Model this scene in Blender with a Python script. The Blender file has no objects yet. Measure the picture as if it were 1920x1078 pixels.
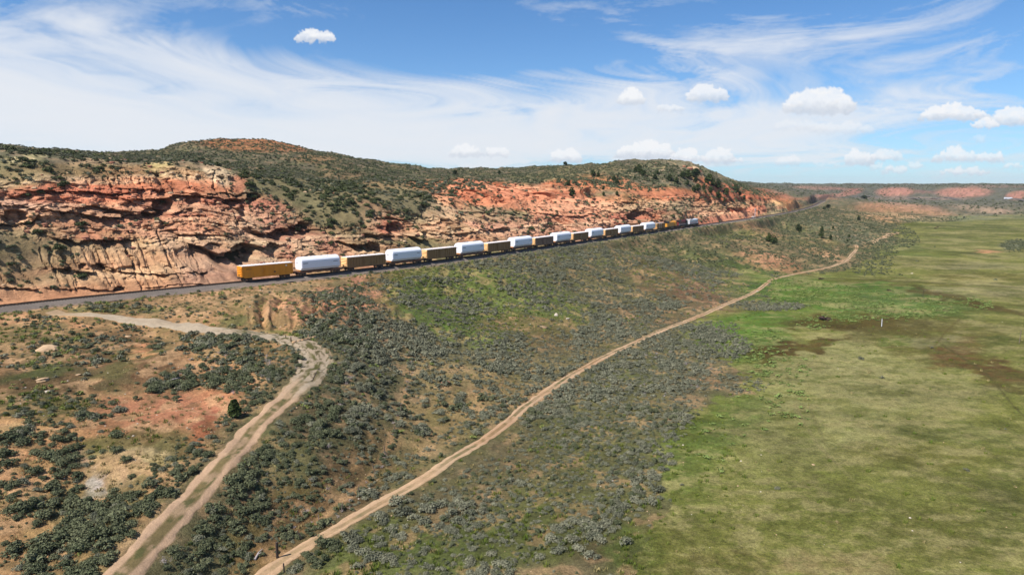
import bpy, bmesh, math, random
import numpy as np
from mathutils import Vector, Matrix

random.seed(7)
SC = bpy.context.scene
COL = SC.collection

# ------------------------------------------------------------------ camera
FPX, PITCH, CAMH = 1280.0, math.radians(8.5), 26.0      # focal length in photo pixels, tilt, metres above rail
cam_d = bpy.data.cameras.new('camera')
cam_d.sensor_fit = 'HORIZONTAL'
cam_d.angle = 2 * math.atan(960 / FPX)
cam_d.clip_start, cam_d.clip_end = 0.5, 60000
cam = bpy.data.objects.new('camera', cam_d)
COL.objects.link(cam)
cam.location = (0, 0, CAMH)
cam.rotation_euler = (math.radians(90) - PITCH, 0, 0)
SC.camera = cam

# ------------------------------------------------------------------ light
SUN_EL = math.radians(54)
SUN_H = Vector((-0.82, -0.57)).normalized()
sd = bpy.data.lights.new('sun', 'SUN')
sd.energy, sd.angle, sd.color = 5.0, math.radians(0.5), (1.0, 0.955, 0.90)
sun = bpy.data.objects.new('sun', sd)
COL.objects.link(sun)
to_sun = Vector((SUN_H.x * math.cos(SUN_EL), SUN_H.y * math.cos(SUN_EL), math.sin(SUN_EL)))
sun.rotation_euler = to_sun.to_track_quat('Z', 'Y').to_euler()
sun.location = to_sun * 200
EXPO = 0.60
SKY_STRENGTH = 0.064
SC.view_settings.view_transform = 'Standard'
SC.view_settings.look = 'None'
SC.view_settings.gamma = 1
SC.view_settings.use_curve_mapping = False
SC.view_settings.exposure = EXPO

# ------------------------------------------------------------------ maths helpers
def srgb(c, k=1.0):
    c = np.asarray(c, float) / 255.0
    return np.where(c <= 0.04045, c / 12.92, ((c + 0.055) / 1.055) ** 2.4) * k

def hash2(ix, iy, seed):
    n = (ix.astype(np.int64) * 374761393 + iy.astype(np.int64) * 668265263 + seed * 1442695041) & 0xffffffff
    n = ((n ^ (n >> 13)) * 1274126177) & 0xffffffff
    n = (n ^ (n >> 16))
    return ((n & 0xffffff) / 16777215.0).astype(np.float32)

def vnoise(x, y, seed=0):
    """value noise in -1..1"""
    x = np.asarray(x, np.float32); y = np.asarray(y, np.float32)
    xf = np.floor(x); yf = np.floor(y)
    fx = x - xf; fy = y - yf
    fx = fx * fx * fx * (fx * (fx * 6 - 15) + 10); fy = fy * fy * fy * (fy * (fy * 6 - 15) + 10)
    ix = xf.astype(np.int64); iy = yf.astype(np.int64)
    a = hash2(ix, iy, seed); b = hash2(ix + 1, iy, seed)
    c = hash2(ix, iy + 1, seed); d = hash2(ix + 1, iy + 1, seed)
    return ((a + (b - a) * fx) * (1 - fy) + (c + (d - c) * fx) * fy) * 2 - 1

def fbm(x, y, seed=0, octaves=4, gain=0.5, lac=2.03):
    r = 0; amp = 1.0; tot = 0
    ca, sa = math.cos(0.6), math.sin(0.6)
    for i in range(octaves):
        r = r + amp * vnoise(x, y, seed + 17 * i)
        tot += amp; amp *= gain
        x, y = (x * ca - y * sa) * lac + 5.2, (x * sa + y * ca) * lac + 1.3
    return r / tot * 1.6

def lod(x, y, base, r, seed, octaves=4, gain=0.55, ay=1.0):
    """noise whose grain doubles with distance in steps, so it never stretches along the sight lines"""
    l = np.clip(np.log2(np.maximum(r, 30) / 150.0), -1, 6); l0 = np.floor(l); f = sstep(0.25, 0.75, l - l0); out = 0
    for k in range(-1, 7):
        m0 = (l0 == k) * (1 - f) + (l0 + 1 == k) * f
        sel = m0 > 0
        if not np.any(sel): continue
        if np.isscalar(out): out = np.zeros(np.shape(x), np.float32)
        sc_ = base * 2.0 ** k
        out[sel] += (m0[sel] * fbm(x[sel] / sc_, y[sel] / (sc_ * ay), seed + k, octaves, gain))
    return out

def sstep(a, b, x):
    t = np.clip((x - a) / (b - a), 0, 1)
    return t * t * (3 - 2 * t)

CP, SP = math.cos(PITCH), math.sin(PITCH)
def unproj(px, py, z=None, depth=None):
    dx = (px - 960) / FPX; dy = (539 - py) / FPX
    d = np.array([dx, CP + dy * SP, -SP + dy * CP])
    t = (z - CAMH) / d[2] if z is not None else depth / d[1]
    return d * t + np.array([0, 0, CAMH])

def proj(x, y, z):
    zz = z - CAMH
    yc = np.maximum(y * CP - zz * SP, 1.0)
    return 960 + FPX * x / yc, 539 - FPX * (y * SP + zz * CP) / yc

# ------------------------------------------------------------------ object helpers
def meta(o, label=None, cat=None, group=None, kind=None):
    if label: o['label'] = label
    if cat: o['category'] = cat
    if group: o['group'] = group
    if kind: o['kind'] = kind
    return o

def link(name, me, mat=None, parent=None):
    if mat is not None and len(me.materials) == 0: me.materials.append(mat)
    o = bpy.data.objects.new(name, me)
    COL.objects.link(o)
    if parent is not None: o.parent = parent
    return o

def empty(name, loc=(0, 0, 0), rz=0.0):
    o = bpy.data.objects.new(name, None)
    o.empty_display_size = 0.5
    COL.objects.link(o)
    o.location = loc; o.rotation_euler = (0, 0, rz)
    return o

def grid_mesh(name, X, Y, Z, col=None, keep=None, smooth=True):
    n, m = X.shape
    co = np.stack([X, Y, Z], -1).reshape(-1, 3).astype(np.float32)
    idx = np.arange(n * m).reshape(n, m)
    q = np.stack([idx[:-1, :-1], idx[:-1, 1:], idx[1:, 1:], idx[1:, :-1]], -1)
    if keep is not None: q = q[keep]
    q = q.reshape(-1, 4).astype(np.int32)
    me = bpy.data.meshes.new(name)
    me.vertices.add(len(co)); me.vertices.foreach_set('co', co.ravel())
    me.loops.add(q.size); me.loops.foreach_set('vertex_index', q.ravel())
    me.polygons.add(len(q))
    me.polygons.foreach_set('loop_start', np.arange(0, q.size, 4, dtype=np.int32))
    me.polygons.foreach_set('use_smooth', np.full(len(q), smooth))
    me.update(calc_edges=True)
    if col is not None:
        a = me.color_attributes.new('Col', 'FLOAT_COLOR', 'POINT')
        c = np.ones((len(co), 4), np.float32); c[:, :3] = col.reshape(-1, 3)
        a.data.foreach_set('color', c.ravel())
    return me

class MB:
    """collects boxes and tubes into one mesh"""
    def __init__(s): s.v = []; s.f = []
    def box(s, cx, cy, cz, sx, sy, sz):
        b = len(s.v); hx, hy, hz = sx / 2, sy / 2, sz / 2
        s.v += [(cx + i * hx, cy + j * hy, cz + k * hz) for i, j, k in
                ((-1,-1,-1),(1,-1,-1),(1,1,-1),(-1,1,-1),(-1,-1,1),(1,-1,1),(1,1,1),(-1,1,1))]
        s.f += [tuple(b + i for i in q) for q in ((0,3,2,1),(4,5,6,7),(0,1,5,4),(1,2,6,5),(2,3,7,6),(3,0,4,7))]
        return s
    def prism(s, prof, x0, x1, inset=0.0):
        """profile of (y,z) counter-clockwise seen from +x, extruded along x"""
        b = len(s.v); n = len(prof)
        for x in (x0, x1): s.v += [(x, y, z) for y, z in prof]
        s.f += [tuple(b + i for i in range(n))[::-1], tuple(b + n + i for i in range(n))]
        s.f += [(b + i, b + (i + 1) % n, b + n + (i + 1) % n, b + n + i) for i in range(n)]
        return s
    def tube(s, p, q, r0, r1=None, n=6):
        r1 = r0 if r1 is None else r1
        p, q = Vector(p), Vector(q); d = (q - p).normalized()
        a = d.orthogonal().normalized(); c = d.cross(a); b = len(s.v)
        for o, r in ((p, r0), (q, r1)):
            s.v += [tuple(o + (a * math.cos(t) + c * math.sin(t)) * r) for t in [2 * math.pi * i / n for i in range(n)]]
        s.f += [tuple(b + i for i in range(n))[::-1], tuple(b + n + i for i in range(n))]
        s.f += [(b + i, b + (i + 1) % n, b + n + (i + 1) % n, b + n + i) for i in range(n)]
        return s
    def mesh(s, name, smooth=False):
        me = bpy.data.meshes.new(name); me.from_pydata(s.v, [], s.f); me.update()
        if smooth: me.polygons.foreach_set('use_smooth', [True] * len(me.polygons))
        return me
    def build(s, name, mat, parent=None, smooth=False):
        return link(name, s.mesh(name, smooth), mat, parent)

# ------------------------------------------------------------------ materials
def new_mat(name):
    m = bpy.data.materials.new(name); m.use_nodes = True
    nt = m.node_tree; b = nt.nodes['Principled BSDF']
    return m, nt, b

def paint(name, c, rough=0.6, metal=0.0, dirt=0.3, scale=1.2, dirtc=(95, 75, 55), spec=0.4):
    m, nt, b = new_mat(name)
    N, L = nt.nodes, nt.links
    tc = N.new('ShaderNodeTexCoord')
    mp = N.new('ShaderNodeMapping'); mp.inputs['Scale'].default_value = (1, 1, 0.35)
    L.new(tc.outputs['Object'], mp.inputs[0])
    n = N.new('ShaderNodeTexNoise'); n.inputs['Scale'].default_value = scale; n.inputs['Detail'].default_value = 6
    L.new(mp.outputs[0], n.inputs['Vector'])
    r = N.new('ShaderNodeMapRange'); r.inputs[1].default_value = 0.45; r.inputs[2].default_value = 0.75
    r.inputs[4].default_value = dirt
    L.new(n.outputs['Fac'], r.inputs[0])
    mx = N.new('ShaderNodeMix'); mx.data_type = 'RGBA'
    mx.inputs['A'].default_value = (*srgb(c), 1); mx.inputs['B'].default_value = (*srgb(dirtc), 1)
    L.new(r.outputs[0], mx.inputs['Factor']); L.new(mx.outputs['Result'], b.inputs['Base Color'])
    b.inputs['Roughness'].default_value = rough; b.inputs['Metallic'].default_value = metal
    b.inputs['Specular IOR Level'].default_value = spec
    return m

def ground_mat(name, scales=((0.6, 0.25), (4.0, 0.3)), bump=0.5, bscale=1.3, aniso=None, bdist=0.3):
    m, nt, b = new_mat(name)
    N, L = nt.nodes, nt.links
    at = N.new('ShaderNodeAttribute'); at.attribute_name = 'Col'
    tc = N.new('ShaderNodeTexCoord'); src = tc.outputs['Object']
    if aniso:
        mp = N.new('ShaderNodeMapping'); mp.inputs['Scale'].default_value = aniso; L.new(src, mp.inputs[0]); src = mp.outputs[0]
    prev = at.outputs['Color']
    for sc_, amt in scales:
        n = N.new('ShaderNodeTexNoise'); n.inputs['Scale'].default_value = sc_; n.inputs['Detail'].default_value = 5
        n.inputs['Roughness'].default_value = 0.65
        L.new(src, n.inputs['Vector'])
        r = N.new('ShaderNodeMapRange'); r.inputs[1].default_value = 0.3; r.inputs[2].default_value = 0.7
        r.inputs[3].default_value = 1 - amt; r.inputs[4].default_value = 1 + amt; r.clamp = False
        L.new(n.outputs['Fac'], r.inputs[0])
        v = N.new('ShaderNodeVectorMath'); v.operation = 'SCALE'
        L.new(prev, v.inputs[0]); L.new(r.outputs[0], v.inputs['Scale']); prev = v.outputs[0]
    L.new(prev, b.inputs['Base Color'])
    b.inputs['Roughness'].default_value = 0.95; b.inputs['Specular IOR Level'].default_value = 0.1
    n = N.new('ShaderNodeTexNoise'); n.inputs['Scale'].default_value = bscale; n.inputs['Detail'].default_value = 8
    n.inputs['Roughness'].default_value = 0.7
    L.new(src, n.inputs['Vector'])
    bp = N.new('ShaderNodeBump'); bp.inputs['Strength'].default_value = bump; bp.inputs['Distance'].default_value = bdist
    L.new(n.outputs['Fac'], bp.inputs['Height']); L.new(bp.outputs[0], b.inputs['Normal'])
    return m

def foliage_mat(name, c1, c2, rand=0.35):
    m, nt, b = new_mat(name)
    N, L = nt.nodes, nt.links
    oi = N.new('ShaderNodeObjectInfo')
    geo = N.new('ShaderNodeNewGeometry')
    n = N.new('ShaderNodeTexNoise'); n.inputs['Scale'].default_value = 2.2; n.inputs['Detail'].default_value = 3
    tc = N.new('ShaderNodeTexCoord'); L.new(tc.outputs['Object'], n.inputs['Vector'])
    ad = N.new('ShaderNodeMath'); ad.operation = 'MULTIPLY_ADD'; ad.inputs[1].default_value = 0.9; 
    L.new(n.outputs['Fac'], ad.inputs[0]); 
    m2 = N.new('ShaderNodeMath'); m2.operation = 'MULTIPLY_ADD'; m2.inputs[1].default_value = 0.8; m2.inputs[2].default_value = -0.4
    L.new(oi.outputs['Random'], m2.inputs[0]); L.new(m2.outputs[0], ad.inputs[2])
    mx = N.new('ShaderNodeMix'); mx.data_type = 'RGBA'; mx.clamp_factor = True
    mx.inputs['A'].default_value = (*srgb(c1), 1); mx.inputs['B'].default_value = (*srgb(c2), 1)
    L.new(ad.outputs[0], mx.inputs['Factor'])
    r = N.new('ShaderNodeMapRange'); r.inputs[3].default_value = 1 - rand; r.inputs[4].default_value = 1 + rand
    L.new(geo.outputs['Random Per Island'], r.inputs[0])
    v = N.new('ShaderNodeVectorMath'); v.operation = 'SCALE'
    L.new(mx.outputs['Result'], v.inputs[0]); L.new(r.outputs[0], v.inputs['Scale'])
    L.new(v.outputs[0], b.inputs['Base Color'])
    b.inputs['Roughness'].default_value = 0.8; b.inputs['Specular IOR Level'].default_value = 0.15
    return m
# ------------------------------------------------------------------ sky: Nishita sky, high thin cloud and cumulus in front of it
SKW, SKH = 4096, 2048
def build_sky():
    h2 = SKH // 2
    az = ((np.arange(SKW) + 0.5) / SKW - 0.5) * -2 * np.pi        # atan2(y,x)
    el = (np.arange(h2) + 0.5) / h2 * np.pi / 2
    AZ, EL = np.meshgrid(az, el)
    AZ = AZ.astype(np.float32); EL = EL.astype(np.float32)
    dx, dy, dz = np.cos(EL) * np.cos(AZ), np.cos(EL) * np.sin(AZ), np.sin(EL)
    th = np.arctan2(dx, dy)                                        # bearing from straight ahead
    # high thin cloud lies on a plane far overhead
    q = 1 / (dz + 0.09)
    cx, cy = dx * q, dy * q
    wx = fbm(cx * 0.35, cy * 0.35, 3, 3); wy = fbm(cx * 0.35 + 9, cy * 0.35, 5, 3)
    turn = np.clip(th * 0.45, -0.35, 0.35)                          # streaks fan out from the left
    A1 = th * 5.2; B1 = EL * 9.0
    ax = A1 * np.cos(turn) - B1 * 0.0 + wx * 0.9; ay = B1 + A1 * np.sin(turn) * -0.9 + wy * 0.9
    v1 = fbm(ax * 0.55, ay * 0.9, 12, 3); v2 = fbm(ax * 0.55 + 4, ay * 0.9, 14, 3)
    st = fbm(ax * 0.85 + v1 * 0.5, ay * 2.0 + v2 * 0.7, 11, 7, 0.60)
    sf = fbm(ax * 3.0 + v2 * 1.8, ay * 6.0 + v1 * 2.2, 21, 6, 0.66)
    soft = fbm(cx * 0.5 + wy, cy * 0.5 + wx, 31, 4, 0.5)
    # coverage as seen in the photograph: thick to the left, a band across the middle, veils to the right
    yc = np.maximum(dy * CP - dz * SP, 0.22)
    U = np.clip(960 + FPX * dx / yc, -6000, 8000); V = 539 - FPX * (dy * SP + dz * CP) / yc
    def blob(px, py, rx, ry, a, rot=0.0):
        c, s = math.cos(math.radians(rot)), math.sin(math.radians(rot))
        X = (U - px) * c + (V - py) * s; Y = -(U - px) * s + (V - py) * c
        return a * np.exp(-((X / rx) ** 2 + (Y / ry) ** 2))
    cov = blob(60, 190, 330, 85, 1.0, 12) + blob(330, 235, 420, 62, 0.8, 5) + blob(640, 190, 340, 42, 0.55, 12) + blob(760, 258, 440, 46, 0.95, -2) + blob(420, 150, 380, 50, 0.5, 14) + blob(880, 185, 200, 30, 0.3, 10) \
        + blob(-250, 150, 420, 160, 0.8) + blob(1000, 285, 500, 26, 0.6) + blob(1130, 205, 230, 48, 0.55, -14) + blob(1420, 240, 320, 52, 0.6, -4) \
        + blob(1700, 190, 340, 38, 0.28, -12) + blob(150, 60, 260, 40, 0.35, 14) + blob(1400, 75, 330, 40, 0.28, -14) + blob(1780, 100, 260, 18, 0.3, -12) \
        + blob(1250, 95, 120, 18, 0.3, 25) + blob(960, 150, 200, 20, 0.25, -8) + blob(1750, 280, 400, 60, 0.3) + blob(600, 20, 300, 30, 0.22, 5) + blob(1100, 30, 300, 30, 0.16, -8) + blob(1620, 60, 380, 46, 0.22, -14) + blob(960, 60, 60, 60, 0.12)
    cov -= blob(990, 222, 60, 22, 0.5) + blob(1110, 258, 45, 12, 0.5, 15) + blob(850, 235, 90, 18, 0.4, -20) + blob(800, 60, 320, 45, 0.25) + blob(1000, 110, 120, 40, 0.2)
    outside = sstep(0.75, 1.1, np.abs(th)) + sstep(0.5, 0.8, EL)
    cov = np.where(outside > 0, cov * (1 - np.clip(outside, 0, 1)) + np.clip(outside, 0, 1) * (0.16 + 0.22 * soft), cov)
    m = cov * 1.35 + (0.80 * st + 0.60 * sf + 0.10 * soft) * (0.28 + 0.95 * np.clip(cov * 1.6, 0, 1) * np.clip(1.9 - cov * 1.1, .45, 1)) - 0.12
    veil = 0.96 * (1 - np.exp(-np.clip(m, 0, 3) * 1.35))
    hz = np.exp(-EL / 0.085) * 0.5                                   # the air whitens the horizon
    veil = 1 - (1 - veil) * (1 - hz)
    col = 0.52 + 0.28 * np.clip(m, 0, 1)
    # cumulus: x, base y, half width, height in photo pixels, kind of heap (seed), strength
    CU = [(590, 80, 38, 27, 1, 1), (874, 293, 28, 22, 2, .9), (932, 295, 25, 23, 3, .9), (1062, 305, 30, 26, 4, .95), (1184, 197, 24, 31, 5, .95), (1258, 211, 27, 19, 6, .6),
          (1327, 191, 38, 34, 7, .95), (1210, 299, 55, 36, 8, 1), (1290, 303, 34, 24, 9, .95), (1348, 308, 27, 34, 10, .9), (1382, 304, 12, 10, 11, .7), (1538, 214, 68, 50, 12, 1),
          (1790, 226, 68, 31, 13, 1), (1900, 236, 50, 38, 14, 1), (1848, 242, 28, 20, 15, .9), (1480, 310, 24, 18, 16, .6), (1612, 310, 26, 32, 17, .9), (1664, 302, 32, 20, 18, .7),
          (1680, 325, 26, 14, 19, .7), (1718, 316, 18, 12, 20, .6), (1792, 304, 42, 28, 21, .85), (1858, 304, 28, 22, 22, .85), (1808, 328, 46, 17, 23, .8), (1898, 316, 20, 12, 24, .7),
          (1500, 245, 50, 22, 25, .35), (1580, 252, 62, 24, 26, .4), (1660, 212, 26, 8, 27, .3), (1550, 313, 30, 10, 28, .4), (1650, 318, 22, 12, 29, .5), (1838, 268, 10, 16, 30, .3),
          (2010, 290, 60, 36, 31, .9), (2120, 240, 80, 45, 32, .9), (2060, 325, 60, 20, 33, .8), (2300, 290, 90, 50, 34, .9), (-260, 300, 60, 26, 35, .6), (2500, 250, 120, 60, 36, .9)]
    rnd = random.Random(5)
    for (px, by, hw, hh, sd_, k) in CU:
        # crop of the array round the cloud
        cs = []
        for X_ in (px - hw * 1.5, px, px + hw * 1.5):
            for Y_ in (by + 9, by - hh * 1.5):
                d_ = unproj(X_, Y_, depth=1.0) - np.array([0, 0, CAMH]); d_ /= np.linalg.norm(d_)
                cs.append(((0.5 - math.atan2(d_[1], d_[0]) / (2 * math.pi)) * SKW, math.asin(d_[2]) / (math.pi / 2) * h2))
        i0, i1 = int(min(c[0] for c in cs)), int(max(c[0] for c in cs)) + 2
        j0, j1 = max(0, int(min(c[1] for c in cs))), int(max(c[1] for c in cs)) + 2
        i0, i1 = max(i0, 0), min(i1, SKW)
        u = U[j0:j1, i0:i1]; v = V[j0:j1, i0:i1]
        nx = fbm(u / 8, v / 8, 100 + sd_, 5, 0.62); ny = fbm(u / 8 + 7, v / 8, 200 + sd_, 5, 0.62)
        uu = u + nx * 5.0; vv = v + ny * 4.2
        dens = np.zeros_like(u); lit = np.zeros_like(u)
        rr = random.Random(sd_ * 13)
        npuff = 10 + int(hw / 2)
        for p in range(npuff):
            t = rr.uniform(-1, 1); prof = (1 - t * t) ** 0.6
            pk = rr.uniform(0.35, 1.0)
            r = (0.18 + 0.26 * rr.random()) * hh * (0.45 + 0.55 * prof)
            cxp = px + t * (hw - r * 0.7); cyp = by - r * 0.6 - (hh * 1.15 - r * 1.6) * pk * prof * rr.random() ** 0.7
            d = np.sqrt(((uu - cxp) / (r * 1.35)) ** 2 + ((vv - cyp) / r) ** 2)
            w = sstep(1.14, 0.90, d)
            dens = np.maximum(dens, w)
            l = np.clip(0.62 + 0.5 * ((cyp - vv) / r * 0.8 + (cxp - uu) / r * 0.35) * 0.8, 0, 1)
            lit = np.where(w > 0.15, np.maximum(lit * 0.97, l * w), lit)
        wisp = sstep(-0.5, 0.9, fbm(u / 14, v / 6, 300 + sd_, 4) )
        flat = sstep(by + 5, by - 4, v + ny * 3.5)
        a = dens * flat * k * (0.8 + 0.2 * wisp)
        base = sstep(by + 2, by - hh * 0.65, vv)
        g = np.clip(0.40 + 0.34 * base + 0.50 * lit * base + 0.13 * nx + 0.08 * ny, 0, 1.05)
        sub = col[j0:j1, i0:i1]; vs = veil[j0:j1, i0:i1]
        na = 1 - (1 - vs) * (1 - a)
        col[j0:j1, i0:i1] = (g * a + sub * vs * (1 - a)) / np.maximum(na, 1e-4)
        veil[j0:j1, i0:i1] = na
    img = bpy.data.images.new('cloud_cover', SKW, SKH, alpha=True, float_buffer=True)
    img.colorspace_settings.name = 'Non-Color'
    px = np.ones((SKH, SKW, 4), np.float32)
    px[h2:, :, 0] = veil; px[h2:, :, 1] = col
    px[:h2, :, 0] = veil[0][None]; px[:h2, :, 1] = col[0][None]
    img.pixels.foreach_set(px.ravel()); img.update()
    try: img.pack()
    except Exception: pass
    return img

w = bpy.data.worlds.new('World'); SC.world = w; w.use_nodes = True
N, L = w.node_tree.nodes, w.node_tree.links
bg = N['Background']; bg.inputs['Strength'].default_value = SKY_STRENGTH
sk = N.new('ShaderNodeTexSky'); sk.sky_type = 'NISHITA'; sk.sun_disc = False
sk.sun_elevation = SUN_EL; sk.sun_rotation = math.atan2(SUN_H.x, SUN_H.y); sk.altitude = 1900
sk.air_density = 1.0; sk.dust_density = 0.35; sk.ozone_density = 2.2
tcw = N.new('ShaderNodeTexCoord')
ev = N.new('ShaderNodeTexEnvironment'); ev.image = build_sky(); ev.projection = 'EQUIRECTANGULAR'
L.new(tcw.outputs['Generated'], ev.inputs['Vector'])
gr = N.new('ShaderNodeVectorMath'); gr.operation = 'MULTIPLY'; gr.inputs[1].default_value = (0.68, 1.10, 1.42)
L.new(sk.outputs[0], gr.inputs[0])
sep = N.new('ShaderNodeSeparateColor'); L.new(ev.outputs['Color'], sep.inputs[0])
cmx = N.new('ShaderNodeMix'); cmx.data_type = 'RGBA'
cmx.inputs['A'].default_value = (0.40, 0.485, 0.62, 1); cmx.inputs['B'].default_value = (0.93, 0.94, 0.96, 1)
L.new(sep.outputs[1], cmx.inputs['Factor'])
scl = N.new('ShaderNodeVectorMath'); scl.operation = 'SCALE'; scl.inputs['Scale'].default_value = 1 / SKY_STRENGTH / 2 ** EXPO
L.new(cmx.outputs['Result'], scl.inputs[0])
mxw = N.new('ShaderNodeMix'); mxw.data_type = 'RGBA'
L.new(sep.outputs[0], mxw.inputs['Factor']); L.new(gr.outputs[0], mxw.inputs['A']); L.new(scl.outputs[0], mxw.inputs['B'])
L.new(mxw.outputs['Result'], bg.inputs['Color'])
w.cycles.sampling_method = 'MANUAL'; w.cycles.sample_map_resolution = 512
# ------------------------------------------------------------------ the railway line on the ground
TP = [(0,571.7),(233.8,549),(447.6,528),(459,526.5),(651.6,505.5),(795,491),(912.8,476.6),(998.8,464.8),(1077,454),(1133,447),(1187,438.5),(1232,432),(1271,426),
      (1311,421),(1340,417.6),(1380,412.3),(1416.5,408),(1449,402),(1489,394.4),(1521,386.7),(1590,370.5)]
TW = np.array([unproj(a, b, 0) for a, b in TP])
TC = np.polyfit(np.log(TW[:, 1]), TW[:, 0], 6)
TD = np.polyder(TC)
YT0, YT1 = 150.0, 1480.0
def track_x(y):
    y = np.asarray(y, float)
    lo = np.polyval(TC, math.log(YT0)); slo = np.polyval(TD, math.log(YT0)) / YT0
    v = np.polyval(TC, np.log(np.clip(y, YT0, YT1)))
    hi_s = np.polyval(TD, math.log(YT1)) / YT1
    return np.where(y < YT0, v + (y - YT0) * slo, np.where(y > YT1, v + (y - YT1) * hi_s, v))
def track_dx(y):
    yc = np.clip(y, YT0, YT1)
    return np.polyval(TD, np.log(yc)) / yc
def track_d(x, y):
    """signed distance to the line, + on the hill side"""
    return (track_x(y) - x) / np.sqrt(1 + track_dx(y) ** 2)
_ys = np.exp(np.linspace(math.log(85), math.log(1480), 6000)); _xs = track_x(_ys)
_ss = np.concatenate([[0], np.cumsum(np.hypot(np.diff(_xs), np.diff(_ys)))])
_S0 = np.interp(120, _ys, _ss)
_ss -= _S0
def track_at(s):
    x = np.interp(s, _ss, _xs); y = np.interp(s, _ss, _ys); k = track_dx(y)
    n = np.sqrt(1 + k * k)
    return x, y, k / n, 1 / n                      # point and unit direction (tx,ty)
FAR = [(1540, 379.5), (1590, 370.8), (1640, 369.3), (1750, 372), (1840, 374.6), (1920, 377), (2060, 383), (2300, 392)]

# ------------------------------------------------------------------ base relief from surveyed points (thin-plate surface in bearing / log distance)
Zp = [ # photo x, photo y, height above rail
 (500,1078,-15),(640,990,-15),(800,900,-15),(950,800,-15),(1050,720,-15),(1150,665,-15),(1290,600,-15),(1400,555,-15),(1450,525,-15),(1530,505,-14.8),(1580,490,-14.6),(1605,467,-14.2),(1640,452,-13.6),
 (900,1078,-15),(1200,1078,-15),(1500,1078,-15),(1920,1078,-15),(1300,800,-15),(1500,700,-15),(1900,800,-15),(1600,600,-15),(1900,600,-15),(1700,500,-15),(1900,480,-15),(1750,440,-15),(1900,420,-15),
 (1900,1400,-15),(1200,1400,-15),(700,1300,-15),(2200,1078,-15),(2300,700,-15),(2300,500,-15),(2200,430,-15),(1690,430,-14.4),(2400,410,-14),(1950,405,-14.5),(1800,408,-14.2),
 (0,590,-1.5),(200,575,-1.2),(100,590,-1.8),(270,603,-2.6),(430,620,-3.4),(560,638,-4.2),(595,650,-4.6),(605,670,-5),(595,700,-5.6),(560,735,-6.4),(500,790,-7.6),(420,870,-8.8),(330,950,-9.8),(220,1078,-10.8),(120,1180,-11.4),(0,1300,-12),
 (500,560,-1.2),(560,575,-1.8),(600,620,-3.8),(540,612,-3.4),(450,550,-1.0),(0,640,-3),(150,640,-3.4),(300,650,-4.2),(400,680,-5.4),(0,720,-4.8),(200,740,-5.8),(350,760,-6.9),(0,820,-6.8),(200,830,-7.6),(330,850,-8.6),(180,930,-10.2),
 (0,950,-8.6),(60,1050,-9.6),(-300,900,-7),(-300,600,-1.5),(-300,1100,-9),(-200,1300,-11),(640,700,-6.6),(650,800,-9.6),(600,850,-10.3),(500,920,-11.6),(420,1000,-12.4),(350,1078,-12.9),(250,1250,-13.8),(700,900,-14.5),(600,970,-14.5),(520,1010,-14.2),
 (640,560,-2.5),(660,620,-5),(750,540,-3),(740,600,-6),(760,700,-9.5),(800,800,-13.4),(800,525,-3),(850,570,-8.5),(850,650,-11.4),(900,700,-12.8),(950,510,-3.5),(950,570,-9),(960,630,-12.4),(1060,480,-3),(1040,530,-7.5),(1060,580,-11.5),(1060,640,-14),
 (900,495,-1.5),(1000,480,-1.5),(1130,470,-3),(1160,500,-7),(1200,550,-12),(1200,590,-14),(1240,460,-4.5),(1300,440,-3),(1300,480,-8.5),(1320,520,-12.5),(1350,550,-14.2),(1400,425,-3),(1400,450,-7),(1420,480,-11),(1440,505,-14),
 (1480,408,-3),(1500,440,-8.5),(1540,447,-10),(1540,480,-13.5),(1560,400,-3),(1560,420,-6.5),(1600,440,-12),(1600,400,-6.5),(1620,420,-12),(1640,395,-5.5),(1700,385,-2.5),(1700,400,-9),(1660,408,-11),(1750,395,-8),(1720,412,-13.5),(1850,390,-6),(1850,400,-12),(1930,388,-4),(2000,400,-12),
 (1620,380,-1.5),(1660,390,-2.5),(1740,385,-3),(1800,384,-3),(2200,400,-9),(2200,388,-2)]
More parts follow.
